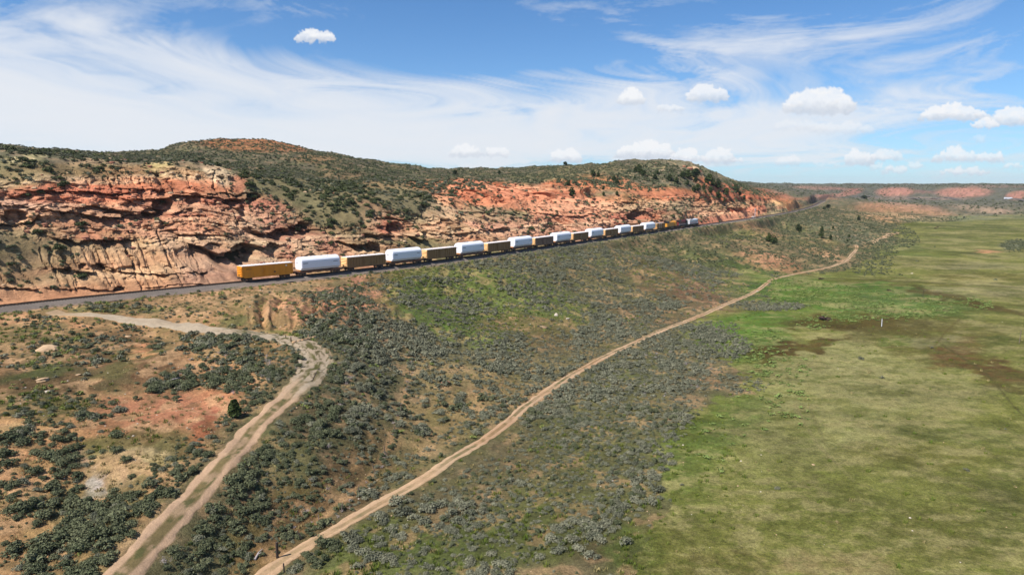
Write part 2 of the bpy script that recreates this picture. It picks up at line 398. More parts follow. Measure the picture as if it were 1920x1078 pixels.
Dp = [ # photo x, photo y, depth
 (-300,240,470),(-200,255,480),(0,279,470),(90,285,480),(195,300,500),(250,287,560),(300,280,550),(400,266,540),(480,263,530),(540,268,530),(600,287,540),(700,303,560),(800,323,580),(850,328,590),(960,323,600),(1060,316,600),(1180,308,590),(1250,305,570),
 (1295,310,575),(1340,328,600),(1365,340,640),(1385,345,700),(1410,352,760),
 (-300,310,150),(0,322,190),(60,318,196),(130,320,205),(200,312,216),(300,309,225),(400,316,235),(470,342,240),(520,335,265),(600,345,275),(700,360,280),(700,400,250),(800,350,320),(800,400,272),(900,345,350),(900,400,292),(1000,355,385),(1000,400,322),(1100,350,430),(1100,393,365),(1200,350,480),(1200,380,425),
 (1280,345,520),(1280,375,475),(1330,352,560),(1380,368,625),(1400,385,606),(1440,380,690),(1450,366,760),(1480,375,800),(1500,383,830),
 (0,300,270),(100,306,280),(0,288,380),(150,300,400),(300,296,380),(400,288,400),(500,293,380),(560,300,370),(480,278,470),(600,308,390),(700,325,400),(800,335,430),(900,330,490),(1000,333,500),(1100,328,530),(1200,322,535),(1280,325,545),(300,304,300),(400,306,300),(500,318,310),(600,330,320),
 (1500,362,1050),(1450,352,1150),(1400,342.5,1300),(1365,341,1250),(1500,346.8,1700),(1560,347,2000),(1550,372,1130),(1520,377,950),(1590,366,1560),(1590,353,1680),(1620,351.5,1750),(1620,348.6,2300),(1600,349.2,2300),(1560,352,1750),(1500,354,1500),
 (1640,364,1680),(1680,352.5,1760),(1720,363,1620),(1760,366,1520),(1800,352,1600),(1860,366,1400),(1830,353,1560),(1900,358,1420),(1950,351,1560),(2100,352,1600),(2100,372,1250),(1660,346.5,2500),(1700,345.2,2700),(1740,345.5,2700),(1800,344.8,2900),(1850,346,2900),(1920,345,3000),(2200,345,3000),(1640,347.4,2400),
 (1790,343,7000),(1760,346.5,7000),(1820,346.5,7000),(1700,347.5,7000),(1600,348.5,7000),(1500,348,7000),(1920,346.5,7000),(2300,346,7000),(1610,349,4500),(1560,347.8,4500),(1720,346.2,4500),(1860,346,4500),(1100,345,4000),(1100,350,2200),(600,345,2500),(0,345,2500),(-300,345,3000),(600,348,1000),(0,330,1000),(-300,320,1000),(1000,346,1000),(1250,346,1000),(1350,346,900),(0,345,7000),(900,345,7000)]
for _px in (-150, -60, 0, 60, 120, 234, 340, 448, 550, 652, 720, 795, 850, 913, 960, 999, 1040, 1077, 1133, 1187, 1232, 1271, 1311, 1340, 1380, 1416, 1449, 1489, 1521, 1560, 1585):
    _py = np.interp(_px, [a for a, b in TP], [b for a, b in TP]) if _px >= 0 else 571.7 - _px * 0.1
    Zp.append((_px, _py, -0.9))
for _a, _b in FAR[1:]: Zp.append((_a, _b, -0.6))
ctrl = [unproj(a, b, z=z) for a, b, z in Zp] + [unproj(a, b, depth=d) for a, b, d in Dp]
ctrl = np.array(ctrl)
cth = np.arctan2(ctrl[:, 0], ctrl[:, 1]); clr = np.log(np.hypot(ctrl[:, 0], ctrl[:, 1])); cz = ctrl[:, 2]
def _ker(r2): return np.sqrt(r2 + 0.0004)
_A = _ker((cth[:, None] - cth) ** 2 + (clr[:, None] - clr) ** 2) - 1e-3 * np.eye(len(cz))
_P = np.stack([np.ones_like(cth), cth, clr], 1)
_M = np.block([[_A, _P], [_P.T, np.zeros((3, 3))]])
_W = np.linalg.solve(_M, np.concatenate([cz, np.zeros(3)]))
TH0, TH1, LR0, LR1 = -1.05, 1.05, math.log(20), math.log(16000)
NT, NR = 420, 900
_gt = np.linspace(TH0, TH1, NT); _gr = np.linspace(LR0, LR1, NR)
BASE = np.zeros((NR, NT))
for i in range(NR):
    r2 = (_gt[:, None] - cth) ** 2 + (_gr[i] - clr) ** 2
    BASE[i] = _ker(r2) @ _W[:-3] + _W[-3] + _W[-2] * _gt + _W[-1] * _gr[i]
for _ in range(2):
    BASE[1:-1, 1:-1] = (BASE[1:-1, 1:-1] * 4 + BASE[:-2, 1:-1] + BASE[2:, 1:-1] + BASE[1:-1, :-2] + BASE[1:-1, 2:]) / 8

def base_z(x, y):
    th = np.arctan2(x, y); lr = np.log(np.maximum(np.hypot(x, y), 21))
    a = np.clip((th - TH0) / (TH1 - TH0) * (NT - 1), 0, NT - 1.001); b = np.clip((lr - LR0) / (LR1 - LR0) * (NR - 1), 0, NR - 1.001)
    i = a.astype(int); j = b.astype(int); fa = a - i; fb = b - j
    z = (BASE[j, i] * (1 - fa) + BASE[j, i + 1] * fa) * (1 - fb) + (BASE[j + 1, i] * (1 - fa) + BASE[j + 1, i + 1] * fa) * fb
    k = 0.5
    return -15 + k * np.logaddexp(0, (z + 15) / k)              # the valley floor is flat

def ell(U, V, px, py, rx, ry, rot=0.0):
    c, s = math.cos(math.radians(rot)), math.sin(math.radians(rot))
    X = (U - px) * c + (V - py) * s; Y = -(U - px) * s + (V - py) * c
    return np.sqrt((X / rx) ** 2 + (Y / ry) ** 2)

# (photo x, photo y, rx, ry, rot) places with strong gullies running downhill
RILLS = [(535,585,90,36,0,1.3),(640,575,60,40,20,1.1),(720,560,70,40,35,1.2),(790,520,60,26,20,1.3),(880,510,60,26,20,.9),(1010,500,80,26,15,.9),(1130,490,90,30,15,.8),(400,575,90,24,0,.6),(1300,460,100,26,10,.9),(1460,440,80,26,10,.8),(1060,350,60,40,10,.5),(1000,370,180,36,0,0.9),(1370,372,70,26,15,1.5),(1450,380,60,22,0,1.4),(1670,358,60,10,0,1),(1800,360,70,10,0,1),(400,275,100,14,0,0.6)]
def height(x, y, detail=True):
    z = base_z(x, y)
    r = np.hypot(x, y)
    if detail:
        d = track_d(x, y)
        up = sstep(-14.9, -13.0, z)                             # hills and slopes, not the flat valley
        n1 = fbm(x / 26, y / 26, 41, 4); n2 = fbm(x / 5.5, y / 5.5, 47, 3)
        away = sstep(10, 45, np.abs(d))
        z = z + up * away * n1 * (1.35 + 1.2 * sstep(250, 600, r)) + up * n2 * 0.28 * sstep(6, 14, np.abs(d)) + (1 - up) * n1 * 0.12
        far = sstep(900, 1600, r)
        z = z + far * up * sstep(20, 80, np.abs(d)) * (fbm(x / 90, y / 90, 51, 4) * 3.0 + fbm(x / 25, y / 25, 53, 3) * 1.5)
        U, V = proj(x, y, z)
        for px, py, rx, ry, ro, a in RILLS:
            e = ell(U, V, px, py, rx, ry, ro)
            if np.any(e < 1.2):
                wv = sstep(1.2, 0.7, e)
                k = np.maximum(r / 200.0, 0.5)
                q = (x * track_dx(y) * 0 + (x * 0.62 + y * 0.78)) + 3 * fbm(x / 15, y / 15, 61, 2)
                rd = 1 - np.abs(fbm(q / (5 * k), (x * 0.78 - y * 0.62) / 60, 62, 3))
                z = z + wv * (rd - 0.6) * a * 1.6 * np.minimum(k, 4)
    d = track_d(x, y)
    bed = sstep(13, 8, -d) * sstep(11, 7, d) * sstep(1500, 1420, y) * sstep(80, 95, y)
    z = z * (1 - bed) + (-1.15) * bed
    # the two wheel tracks and the old road are cut a little into the slope
    return z
# ------------------------------------------------------------------ what covers the ground, place by place
def tone(rgb):
    c = srgb(rgb); g = c @ np.array([.3, .59, .11]); return (g + (c - g) * 0.92) * np.array([1.04, 1.0, 0.92])

def inside(poly, U, V):
    c = np.zeros(U.shape, bool); n = len(poly)
    for i in range(n):
        x0, y0 = poly[i]; x1, y1 = poly[(i + 1) % n]
        if y0 == y1: continue
        k = ((y0 > V) != (y1 > V)) & (U < (x1 - x0) * (V - y0) / (y1 - y0) + x0)
        c ^= k
    return c

MEADOW = [(1150,1400),(1180,1078),(1215,1010),(1245,930),(1232,850),(1275,790),(1330,752),(1405,738),(1385,700),(1335,672),(1300,640),(1268,618),(1300,600),(1370,572),(1430,578),(1462,566),(1440,530),(1380,528),(1345,508),
          (1400,505),(1460,520),(1540,512),(1600,502),(1660,470),(1690,450),(1670,430),(1700,418),(1760,408),(1920,402),(2600,396),(2600,1400)]
TRACKROAD = [(380,1180),(440,1120),(500,1078),(560,1035),(640,990),(720,942),(800,897),(850,862),(900,832),(950,796),(1000,757),(1050,720),(1100,690),(1150,663),(1200,640),(1250,618),(1300,598),(1350,578),(1400,556),(1425,541),(1445,526),(1470,518),(1530,506),(1570,496),(1592,484),(1606,468),(1604,460)]
OLDROAD = [(96,584),(160,590),(225,597),(300,607),(370,615),(430,622),(490,629),(540,636),(575,648),(592,668),(590,690),(575,712),(545,738),(505,775),(465,815),(430,855),(385,905),(340,955),(290,1010),(240,1062),(190,1120),(120,1200)]
# (px, py, rx, ry, rot, sRGB colour, strength) painted in this order
PAINT = [
 # hills
 (480,272,110,14,2,(190,120,75),.75),(590,298,38,9,0,(165,125,80),.6),(450,265,75,6,0,(175,105,65),.5),(650,335,60,25,20,(135,110,75),.5),(560,345,110,22,5,(120,105,75),.4),
 (40,300,60,7,-8,(190,175,130),.8),(230,330,230,20,3,(150,125,85),.45),(840,352,90,12,4,(205,125,80),.9),(930,360,110,20,8,(212,118,75),.95),(1000,380,160,18,8,(212,112,72),.95),(1090,395,90,26,0,(210,120,85),.9),(1070,352,60,18,0,(205,118,78),.8),
 (1150,345,70,14,10,(205,125,80),.75),(1210,372,90,14,-3,(200,135,90),.8),(1290,368,110,14,8,(205,120,78),.8),(1370,368,80,14,25,(205,110,72),.85),(1410,375,70,18,20,(205,105,70),.85),(1400,398,70,12,-14,(215,120,85),.95),
 (1440,392,40,12,0,(220,115,80),.9),(1475,382,30,9,10,(215,150,100),.95),(1450,366,40,9,15,(200,115,75),.8),(1110,320,90,12,0,(125,118,75),.35),(1030,332,80,8,0,(130,125,75),.35),
 (1300,318,22,6,15,(170,140,110),.9),
 # far red bluffs
 (1545,353,62,3.5,2,(186,120,92),.75),(1500,360,70,3,0,(120,110,85),.6),(1597,360,20,6,-8,(196,112,80),.9),(1560,367,40,3.5,-3,(200,120,80),.85),(1520,373,60,3,0,(190,120,80),.6),
 (1678,360,38,9,0,(210,124,86),.97),(1728,360,22,2.5,0,(160,100,80),.7),(1806,361,54,10,0,(210,126,88),.97),(1908,366,22,8,-8,(210,126,88),.97),(1840,349,34,2,0,(176,122,96),.5),(1880,350,60,2.5,0,(160,120,100),.6),
 (1720,372,110,3,1,(168,132,108),.7),(1690,388,80,8,4,(200,140,98),.8),(1640,392,50,6,4,(175,125,90),.7),(1720,396,70,6,6,(205,150,105),.75),(1650,410,44,6,4,(215,165,120),.9),(1710,408,50,5,8,(205,165,120),.8),(1768,411,22,4,0,(210,160,120),.85),
 (1840,392,60,6,6,(190,150,110),.6),(1870,396,30,5,0,(190,150,115),.6),(1600,402,60,3,0,(200,160,120),.5),
 # slopes below the line
 (560,572,110,26,8,(215,160,118),.9),(400,560,150,16,3,(190,150,110),.8),(250,575,160,16,2,(175,140,100),.7),(600,540,140,14,-6,(165,145,105),.7),(700,525,100,14,-8,(150,135,95),.7),(700,545,60,30,38,(205,142,112),.9),(790,515,70,20,30,(200,145,115),.9),(745,535,90,24,35,(190,132,105),.85),(640,560,60,24,10,(205,138,105),.85),
 (620,600,120,26,20,(205,150,112),.7),(870,490,110,12,-8,(140,130,85),.7),(1000,475,120,10,-8,(135,120,80),.5),
 (850,580,150,66,20,(98,122,50),.95),(960,560,170,54,14,(112,128,58),.95),(1010,620,110,28,5,(130,112,72),.8),(980,600,60,12,0,(150,120,85),.7),(1150,520,150,50,20,(110,110,68),.8),(1250,530,90,36,25,(120,95,70),.85),(1300,545,90,26,25,(125,95,72),.8),(1220,590,90,16,10,(120,98,70),.7),
 (1130,545,70,16,25,(135,120,85),.5),(1210,500,90,18,20,(115,110,65),.7),(1350,500,90,30,15,(95,108,58),.7),(1430,500,80,14,8,(88,108,50),.9),(1440,488,56,15,14,(205,150,112),.9),(1475,500,40,8,14,(180,130,95),.8),(1410,455,40,10,10,(150,130,95),.6),(1420,430,50,12,14,(175,130,95),.6),
 (1530,470,55,7,22,(195,155,115),.8),(1570,485,40,5,10,(190,150,115),.7),(1500,455,40,8,10,(100,112,62),.6),(1500,425,90,22,10,(100,110,78),.5),(1590,420,90,22,10,(108,112,85),.5),(1550,452,30,6,10,(120,115,70),.6),
 (1380,440,60,10,0,(110,120,65),.5),(1600,440,80,20,15,(105,110,90),.5),(1650,455,80,14,5,(110,115,92),.6),
 # between the old road and the wheel tracks
 (900,740,110,40,5,(205,165,115),.5),(830,790,90,50,-20,(190,160,105),.55),(940,690,130,36,0,(165,145,100),.5),(1010,740,60,26,0,(200,160,118),.6),(1040,700,90,30,-25,(150,135,92),.5),(770,860,60,40,-40,(175,145,100),.5),(800,700,40,50,0,(170,150,100),.45),(650,900,130,60,-35,(125,95,62),.6),(520,980,110,70,-35,(120,92,58),.7),(560,1010,60,30,-30,(150,115,75),.5),(700,780,50,60,20,(110,95,62),.5),
 (600,800,90,50,-30,(95,85,60),.6),(640,720,90,50,0,(100,92,70),.5),(470,1050,60,40,0,(135,105,62),.7),
 # right of the wheel tracks
 (700,1040,130,60,-25,(95,108,48),.8),(900,1020,200,60,-10,(92,108,48),.8),(860,960,110,24,-20,(160,130,95),.5),(1050,960,160,90,-30,(108,112,60),.7),(1180,900,110,90,-40,(108,108,66),.7),(1130,780,160,60,-30,(112,112,68),.7),(1200,690,120,40,-20,(108,112,68),.7),(1330,660,60,10,0,(120,125,70),.6),(1070,860,120,50,-30,(112,108,70),.6),(940,900,60,20,-30,(150,125,90),.4),
 (1350,695,30,7,0,(195,160,120),.8),(1325,718,26,6,10,(190,150,110),.8),(1185,1040,22,7,0,(190,155,110),.8),(1200,1055,18,7,0,(190,155,110),.8),
 # left basin
 (300,780,160,46,-8,(200,135,100),.8),(330,760,110,26,-6,(205,138,102),.7),(385,790,50,12,-50,(190,112,84),.8),(360,830,60,12,-45,(205,125,85),.9),(110,800,130,40,0,(190,145,95),.5),(60,880,110,60,0,(205,150,105),.6),(60,960,120,70,0,(200,155,105),.6),(150,690,170,60,-6,(105,82,55),.85),(80,720,90,30,0,(100,85,55),.6),(280,690,90,40,10,(120,90,62),.75),(240,650,110,24,5,(110,90,60),.6),
 (60,640,110,40,0,(135,120,80),.6),(80,665,60,16,-20,(190,150,110),.5),(265,662,24,10,0,(215,150,105),.9),(140,612,24,9,0,(215,155,110),.8),(20,600,40,8,0,(215,160,115),.8),(60,700,80,16,-10,(80,95,45),.7),(60,760,110,26,0,(85,92,52),.75),(250,830,110,26,-8,(110,108,62),.75),(300,860,70,24,-20,(120,118,70),.7),(240,870,90,36,0,(160,145,95),.7),(260,852,60,9,0,(205,180,135),.6),(200,900,60,22,0,(190,160,130),.6),
 (180,915,22,34,15,(222,208,198),.95),(172,940,10,16,0,(225,215,205),.95),(150,855,24,18,0,(205,165,140),.7),(130,950,70,36,0,(170,150,95),.5),(240,940,60,26,-40,(135,120,75),.5),(380,690,60,40,0,(195,145,100),.55),(420,720,60,26,-20,(205,150,105),.75),(430,740,50,12,-20,(210,140,98),.7),(330,720,60,20,0,(180,135,95),.5),(440,600,50,12,3,(100,108,58),.8),(540,630,60,7,5,(110,125,55),.7),(600,618,40,8,0,(112,130,55),.6),(180,580,120,8,0,(110,118,62),.6),
 # meadow
 (1600,555,230,42,3,(80,116,34),.95),(1480,545,70,18,5,(80,118,34),.9),(1700,572,130,24,5,(90,112,50),.8),(1730,548,50,8,0,(70,88,42),.7),(1640,560,90,18,6,(100,132,60),.5),(1390,620,110,34,-10,(84,120,36),.95),(1420,650,70,22,-25,(96,124,50),.8),(1450,690,60,26,0,(100,120,48),.9),(1350,800,90,50,-35,(98,116,46),.9),(1300,850,80,60,-30,(96,114,46),.9),(1420,780,90,40,-30,(108,120,60),.7),(1300,940,60,50,0,(96,112,46),.8),(1190,1030,60,50,0,(86,104,40),.85),
 (1560,750,140,120,-10,(146,144,92),.8),(1480,830,120,60,-30,(140,138,84),.75),(1530,660,130,24,0,(148,146,92),.75),(1700,720,160,50,8,(148,144,94),.65),(1600,900,300,60,0,(124,128,62),.6),(1400,1000,200,70,0,(124,124,60),.7),(1600,980,200,60,5,(114,118,54),.7),(1560,1060,120,30,0,(150,128,92),.6),(1350,1060,110,30,0,(112,104,56),.7),(1800,880,200,40,6,(104,106,46),.6),(1700,850,150,20,5,(96,94,40),.6),(1800,1000,160,50,0,(112,108,58),.6),(1880,960,50,90,0,(98,104,48),.6),(1750,800,160,24,10,(118,120,70),.6),
 (1500,650,110,12,-8,(88,70,30),.95),(1450,660,50,12,-30,(84,66,28),.9),(1560,605,110,12,0,(86,76,30),.9),(1660,610,150,18,3,(90,78,32),.92),(1720,650,130,22,12,(96,90,42),.8),(1700,640,60,8,0,(96,112,44),.8),(1800,620,110,26,8,(110,104,52),.7),(1760,640,60,12,0,(140,132,92),.7),(1850,690,110,18,14,(98,74,38),.95),(1800,660,60,24,-20,(112,84,46),.7),(1900,720,60,14,14,(92,84,38),.9),(1870,640,40,12,0,(96,104,44),.7),
 (1800,560,110,8,14,(84,70,30),.95),(1880,580,70,8,10,(96,84,38),.8),(1730,530,200,6,2,(98,92,40),.8),(1600,518,120,5,3,(110,112,50),.8),(1850,545,110,14,0,(146,138,100),.7),(1850,520,110,9,0,(118,106,52),.6),(1830,500,90,7,0,(140,134,96),.7),(1750,490,90,8,3,(100,102,44),.6),(1700,470,90,12,4,(98,112,50),.7),(1780,450,140,12,2,(108,112,62),.5),(1800,425,140,8,2,(88,96,40),.8),(1850,437,90,6,0,(118,116,66),.6),(1760,412,90,4,0,(140,142,110),.6),(1860,407,90,5,0,(125,130,96),.7),(1880,470,60,6,0,(104,100,52),.6),(1905,460,26,10,0,(105,110,98),.8),
 (1810,476,70,4,4,(74,80,34),.85),(1852,471,26,2.4,5,(205,150,105),.9),
]
def ground_colour(x, y, z):
    U, V = proj(x, y, z); r = np.hypot(x, y)
    j = np.clip(r * 0 + 1, 0, 1)
    wU = U + lod(x, y, 4.0, r, 71, 3) * (14 - 9 * sstep(600, 1100, r)) + fbm(x / 2.5, y / 2.5, 72, 3) * (1 + 8 * sstep(520, 220, r))
    wV = V + lod(x, y, 4.0, r, 75, 3) * (1.0 + 11 * sstep(390, 700, V))
    sh = x.shape
    c = np.empty(sh + (3,), np.float32)
    c[:] = tone((122, 112, 80))                                       # sage slopes
    def lay(m, rgb):
        m = m[..., None]; c[:] = c * (1 - m) + tone(rgb) * m
    d = track_d(x, y)
    hill = sstep(6, 16, d)
    lay(hill * 1.0, (110, 104, 84))
    lay(sstep(-0.2, 0.5, fbm(x / 40, y / 60, 76, 4)) * hill * 0.5, (120, 113, 78))
    left = sstep(640, 560, wU + (wV - 600) * 0.9) * (1 - hill)
    lay(left, (190, 148, 102))
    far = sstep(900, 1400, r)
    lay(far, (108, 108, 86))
    md = inside(MEADOW, wU, wV) | (inside(MEADOW, U, V) & (r > 700))
    flat = md.astype(np.float32)
    lay(flat, (122, 124, 58))
    for px, py, rx, ry, ro, rgb, k in PAINT:
        lim = (np.abs(wU - px) < max(rx, ry) * 1.5 + 8) & (np.abs(wV - py) < max(rx, ry) * 1.5 + 8)
        if not lim.any(): continue
        e = ell(wU[lim], wV[lim], px, py, rx, ry, ro)
        m = sstep(1.25, 0.65, e) * k
        c[lim] = c[lim] * (1 - m[:, None]) + tone(rgb) * m[:, None]
    # mottling at the scale of plants, tufts and bare spots
    f1 = fbm(x / 3.2, y / 3.2, 81, 4); f2 = fbm(x / 11, y / 11, 83, 4); f3 = fbm(x / 0.9, y / 0.9, 85, 2)
    rough = 1 - flat; lum = c @ np.array([.3, .59, .11]); dryk = sstep(.075, .13, lum)
    fg = sstep(850, 1300, r)[..., None]; gy = lum[..., None]; c[:] = c * (1 - fg) + (gy + (c - gy) * 0.66 + np.array([.012, .010, .006])) * fg  # far ground greyed and lifted: distance haze mixed into the colour
    lay(np.clip(sstep(0.15, 0.6, f1) * rough * (0.42 + .2 * left) * sstep(1500, 600, r) * (1 - .4 * hill), 0, 1), (205, 165, 122))
    lay(np.clip(sstep(0.1, 0.6, -f1 + f2 * 0.4) * rough * 0.5, 0, 1), (88, 90, 58))
    lay(np.clip(sstep(0.2, 0.6, fbm(x / 6, y / 6, 88, 4)) * rough * 0.3 * sstep(1500, 600, r), 0, 1), (100, 108, 52))
    # meadow: stretched drifts of dry and green grass
    k = np.maximum(r / 200, 0.6)
    g1 = lod(x, y, 7.0, r, 91, 5, 0.6, .6); g2 = lod(x, y, 2.2, r, 111, 4, 0.6, .7)
    lay(np.clip(sstep(0.0, 0.6, g1) * flat * dryk * 0.68, 0, 1), (154, 146, 94))
    lay(np.clip(sstep(0.0, 0.6, -g1) * flat * 0.55, 0, 1), (98, 102, 38))
    lay(np.clip(sstep(0.15, 0.7, g2) * flat * dryk * 0.45, 0, 1), (150, 144, 86))
    lay(np.clip(sstep(0.25, 0.7, -g2) * flat * 0.5, 0, 1), (90, 100, 34))
    c *= (1 + 0.22 * f2 + 0.16 * f3)[..., None]
    # faint vehicle lines over the meadow
    for ln, wd, rgb, kk in MLINES:
        m = linemask(ln, U, V, wd)
        lay(m * kk * (0.6 + 0.4 * sstep(-0.3, 0.3, f1)), rgb)
    return np.clip(c, 0.004, 1) * (0.55 + 0.04 * flat[..., None]), U, V, flat

MLINES = [([(1766,646),(1800,668),(1850,700),(1900,760),(1920,780)], 1.6, (84,80,40), .8), ([(1753,648),(1775,620),(1800,598)], 1.4, (96,84,40), .7), ([(1520,770),(1535,800),(1545,830)], 3, (116,112,66), .5),
          ([(1500,740),(1490,760),(1530,830),(1600,900)], 3, (140,130,90), .4), ([(1560,588),(1600,576),(1660,566)], 1.3, (120,150,80), .5), ([(1540,522),(1700,528),(1920,540)], 1.0, (80,78,34), .7), ([(1700,545),(1800,556),(1860,575),(1920,590)], 2.5, (86,74,32), .8),
          ([(772,640),(768,690),(760,750),(745,800),(715,860),(690,900),(640,940),(580,990)], 6.0, (190,152,108), .75), ([(690,800),(700,840),(660,880)], 4, (190,150,100), .6)]
def linemask(ln, U, V, wd):
    best = np.full(U.shape, 1e9)
    for (x0, y0), (x1, y1) in zip(ln[:-1], ln[1:]):
        L2 = (x1 - x0) ** 2 + (y1 - y0) ** 2
        t = np.clip(((U - x0) * (x1 - x0) + (V - y0) * (y1 - y0)) / L2, 0, 1)
        best = np.minimum(best, np.hypot(U - x0 - t * (x1 - x0), V - y0 - t * (y1 - y0)))
    return sstep(wd * 1.6, wd * 0.6, best)
# ------------------------------------------------------------------ ground mesh: finer near, coarser far, one sheet to the horizon
CL_D0, CL_D1 = 5.5, 74.0
S_LO = float(np.interp(unproj(-190, 590, z=0)[1], _ys, _ss)); S_HI = float(np.interp(735, _ys, _ss))
th = np.radians(np.linspace(-48, 46, 1010))
rr_ = [33.0]
while rr_[-1] < 9000:
    r = rr_[-1]
    k = 0.0042 if r < 130 else 0.0052 if r < 720 else 0.009 if r < 2400 else 0.03
    rr_.append(r * (1 + k))
rr_ = np.array(rr_)
RR, TT = np.meshgrid(rr_, th, indexing='ij')
GX = RR * np.sin(TT); GY = RR * np.cos(TT)
GZ = height(GX, GY)
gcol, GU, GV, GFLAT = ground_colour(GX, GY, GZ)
GD = track_d(GX, GY)
_sg = np.interp(GY, _ys, _ss)
under = sstep(CL_D0 + 1, CL_D0 + 5, GD) * sstep(CL_D1 - 1, CL_D1 - 6, GD) * sstep(S_LO + 2, S_LO + 8, _sg) * sstep(S_HI - 2, S_HI - 8, _sg)
GZm = GZ - under * 7.0
M_GROUND = ground_mat('earth_and_grass', ((0.5, 0.18), (2.6, 0.36), (8.0, 0.34)), bump=1.0, bscale=2.2)
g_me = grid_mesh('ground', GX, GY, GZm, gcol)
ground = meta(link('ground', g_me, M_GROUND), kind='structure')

# ------------------------------------------------------------------ rock face above the line: ledges, overhangs, flutes and gullies
CPAINT = [ # colour, in photo places
 (250,520,360,70,-4,(208,158,116),1),(60,560,120,30,0,(205,140,100),.8),(200,545,150,20,-5,(200,135,95),.6),(420,520,110,50,-10,(178,132,112),.8),(340,440,60,40,20,(200,170,150),.6),(380,490,60,40,0,(185,140,118),.6),(500,510,80,30,0,(170,125,105),.6),
 (220,395,330,56,3,(204,140,104),.95),(60,385,90,14,0,(200,158,138),.8),(160,362,150,22,0,(205,110,75),.9),(300,340,130,24,4,(208,122,80),.9),(380,345,80,12,8,(205,118,78),.7),(440,392,80,22,10,(184,104,80),.9),(330,392,110,18,0,(180,98,74),.85),(200,405,130,16,4,(170,96,72),.7),
 (140,430,120,22,10,(190,120,85),.6),(300,315,28,18,0,(190,165,105),.95),(345,325,45,12,10,(205,160,115),.85),(415,330,40,16,25,(205,175,145),.9),(450,345,20,18,30,(205,120,85),.8),(330,450,80,18,10,(195,150,120),.6),(250,450,60,12,10,(200,160,110),.5),
 (480,440,70,50,20,(190,150,125),.7),(480,470,50,20,10,(205,180,140),.5),(520,400,50,30,20,(190,110,88),.8),(560,440,70,30,10,(170,112,92),.8),(610,470,90,30,0,(178,120,98),.8),(590,480,40,20,30,(205,175,140),.7),(650,450,50,24,0,(190,125,98),.7),(680,465,50,14,0,(205,165,125),.7),
 (740,425,44,26,0,(185,108,82),.95),(690,410,24,30,-20,(210,150,120),.8),(800,440,50,30,10,(205,160,120),.8),(840,400,60,40,40,(212,165,130),.9),(850,375,50,12,20,(205,135,95),.8),(900,430,90,26,0,(205,150,112),.85),(960,425,90,20,5,(208,150,125),.85),(1020,440,90,22,5,(195,140,112),.85),
 (1000,372,180,24,8,(216,128,90),1),(900,365,60,20,20,(214,120,78),.9),(1090,400,90,30,0,(216,142,108),.95),(1110,430,70,20,-10,(214,150,122),.9),(1180,400,60,16,-10,(190,165,125),.7),(1190,410,60,16,0,(180,90,72),.85),(1220,395,60,10,-5,(175,130,100),.7),(1270,410,60,16,0,(200,120,82),.9),(1250,385,90,10,0,(190,140,100),.6),
 (1340,395,60,12,-10,(215,160,125),.85),(1400,398,60,14,-14,(222,146,110),.95),(1330,415,30,8,-14,(216,130,98),.95),(1290,372,120,12,8,(200,115,78),.7),(1380,372,70,14,25,(206,112,74),.85),(1440,390,45,14,0,(222,132,98),.95),(1475,382,32,10,10,(216,160,105),.95),(1452,366,44,9,15,(200,112,74),.8),
 # brushy slopes on the face
 (60,480,90,60,-10,(150,125,88),.8),(30,335,60,20,0,(150,130,88),.8),(170,320,160,14,2,(135,112,75),.8),(560,355,90,34,12,(118,108,75),.85),(620,400,80,40,20,(122,112,78),.8),(700,370,110,34,8,(120,108,76),.8),(780,385,60,36,15,(118,108,78),.75),(720,395,60,10,20,(150,105,78),.6),(660,430,50,30,35,(128,112,78),.7),
 (790,455,60,14,0,(112,108,68),.8),(860,430,30,18,0,(120,108,76),.5),(1010,455,60,10,0,(128,112,76),.8),(920,410,80,10,3,(140,118,80),.5),(1190,425,50,8,-6,(128,110,76),.7),(1270,395,40,14,-40,(118,114,92),.7),(1380,385,60,8,-8,(120,112,80),.6),(1460,398,40,6,-10,(150,150,110),.8),(1450,388,14,8,0,(105,110,88),.8),
 (560,385,12,60,25,(90,90,60),.5),(700,345,60,8,10,(150,115,75),.5),
]
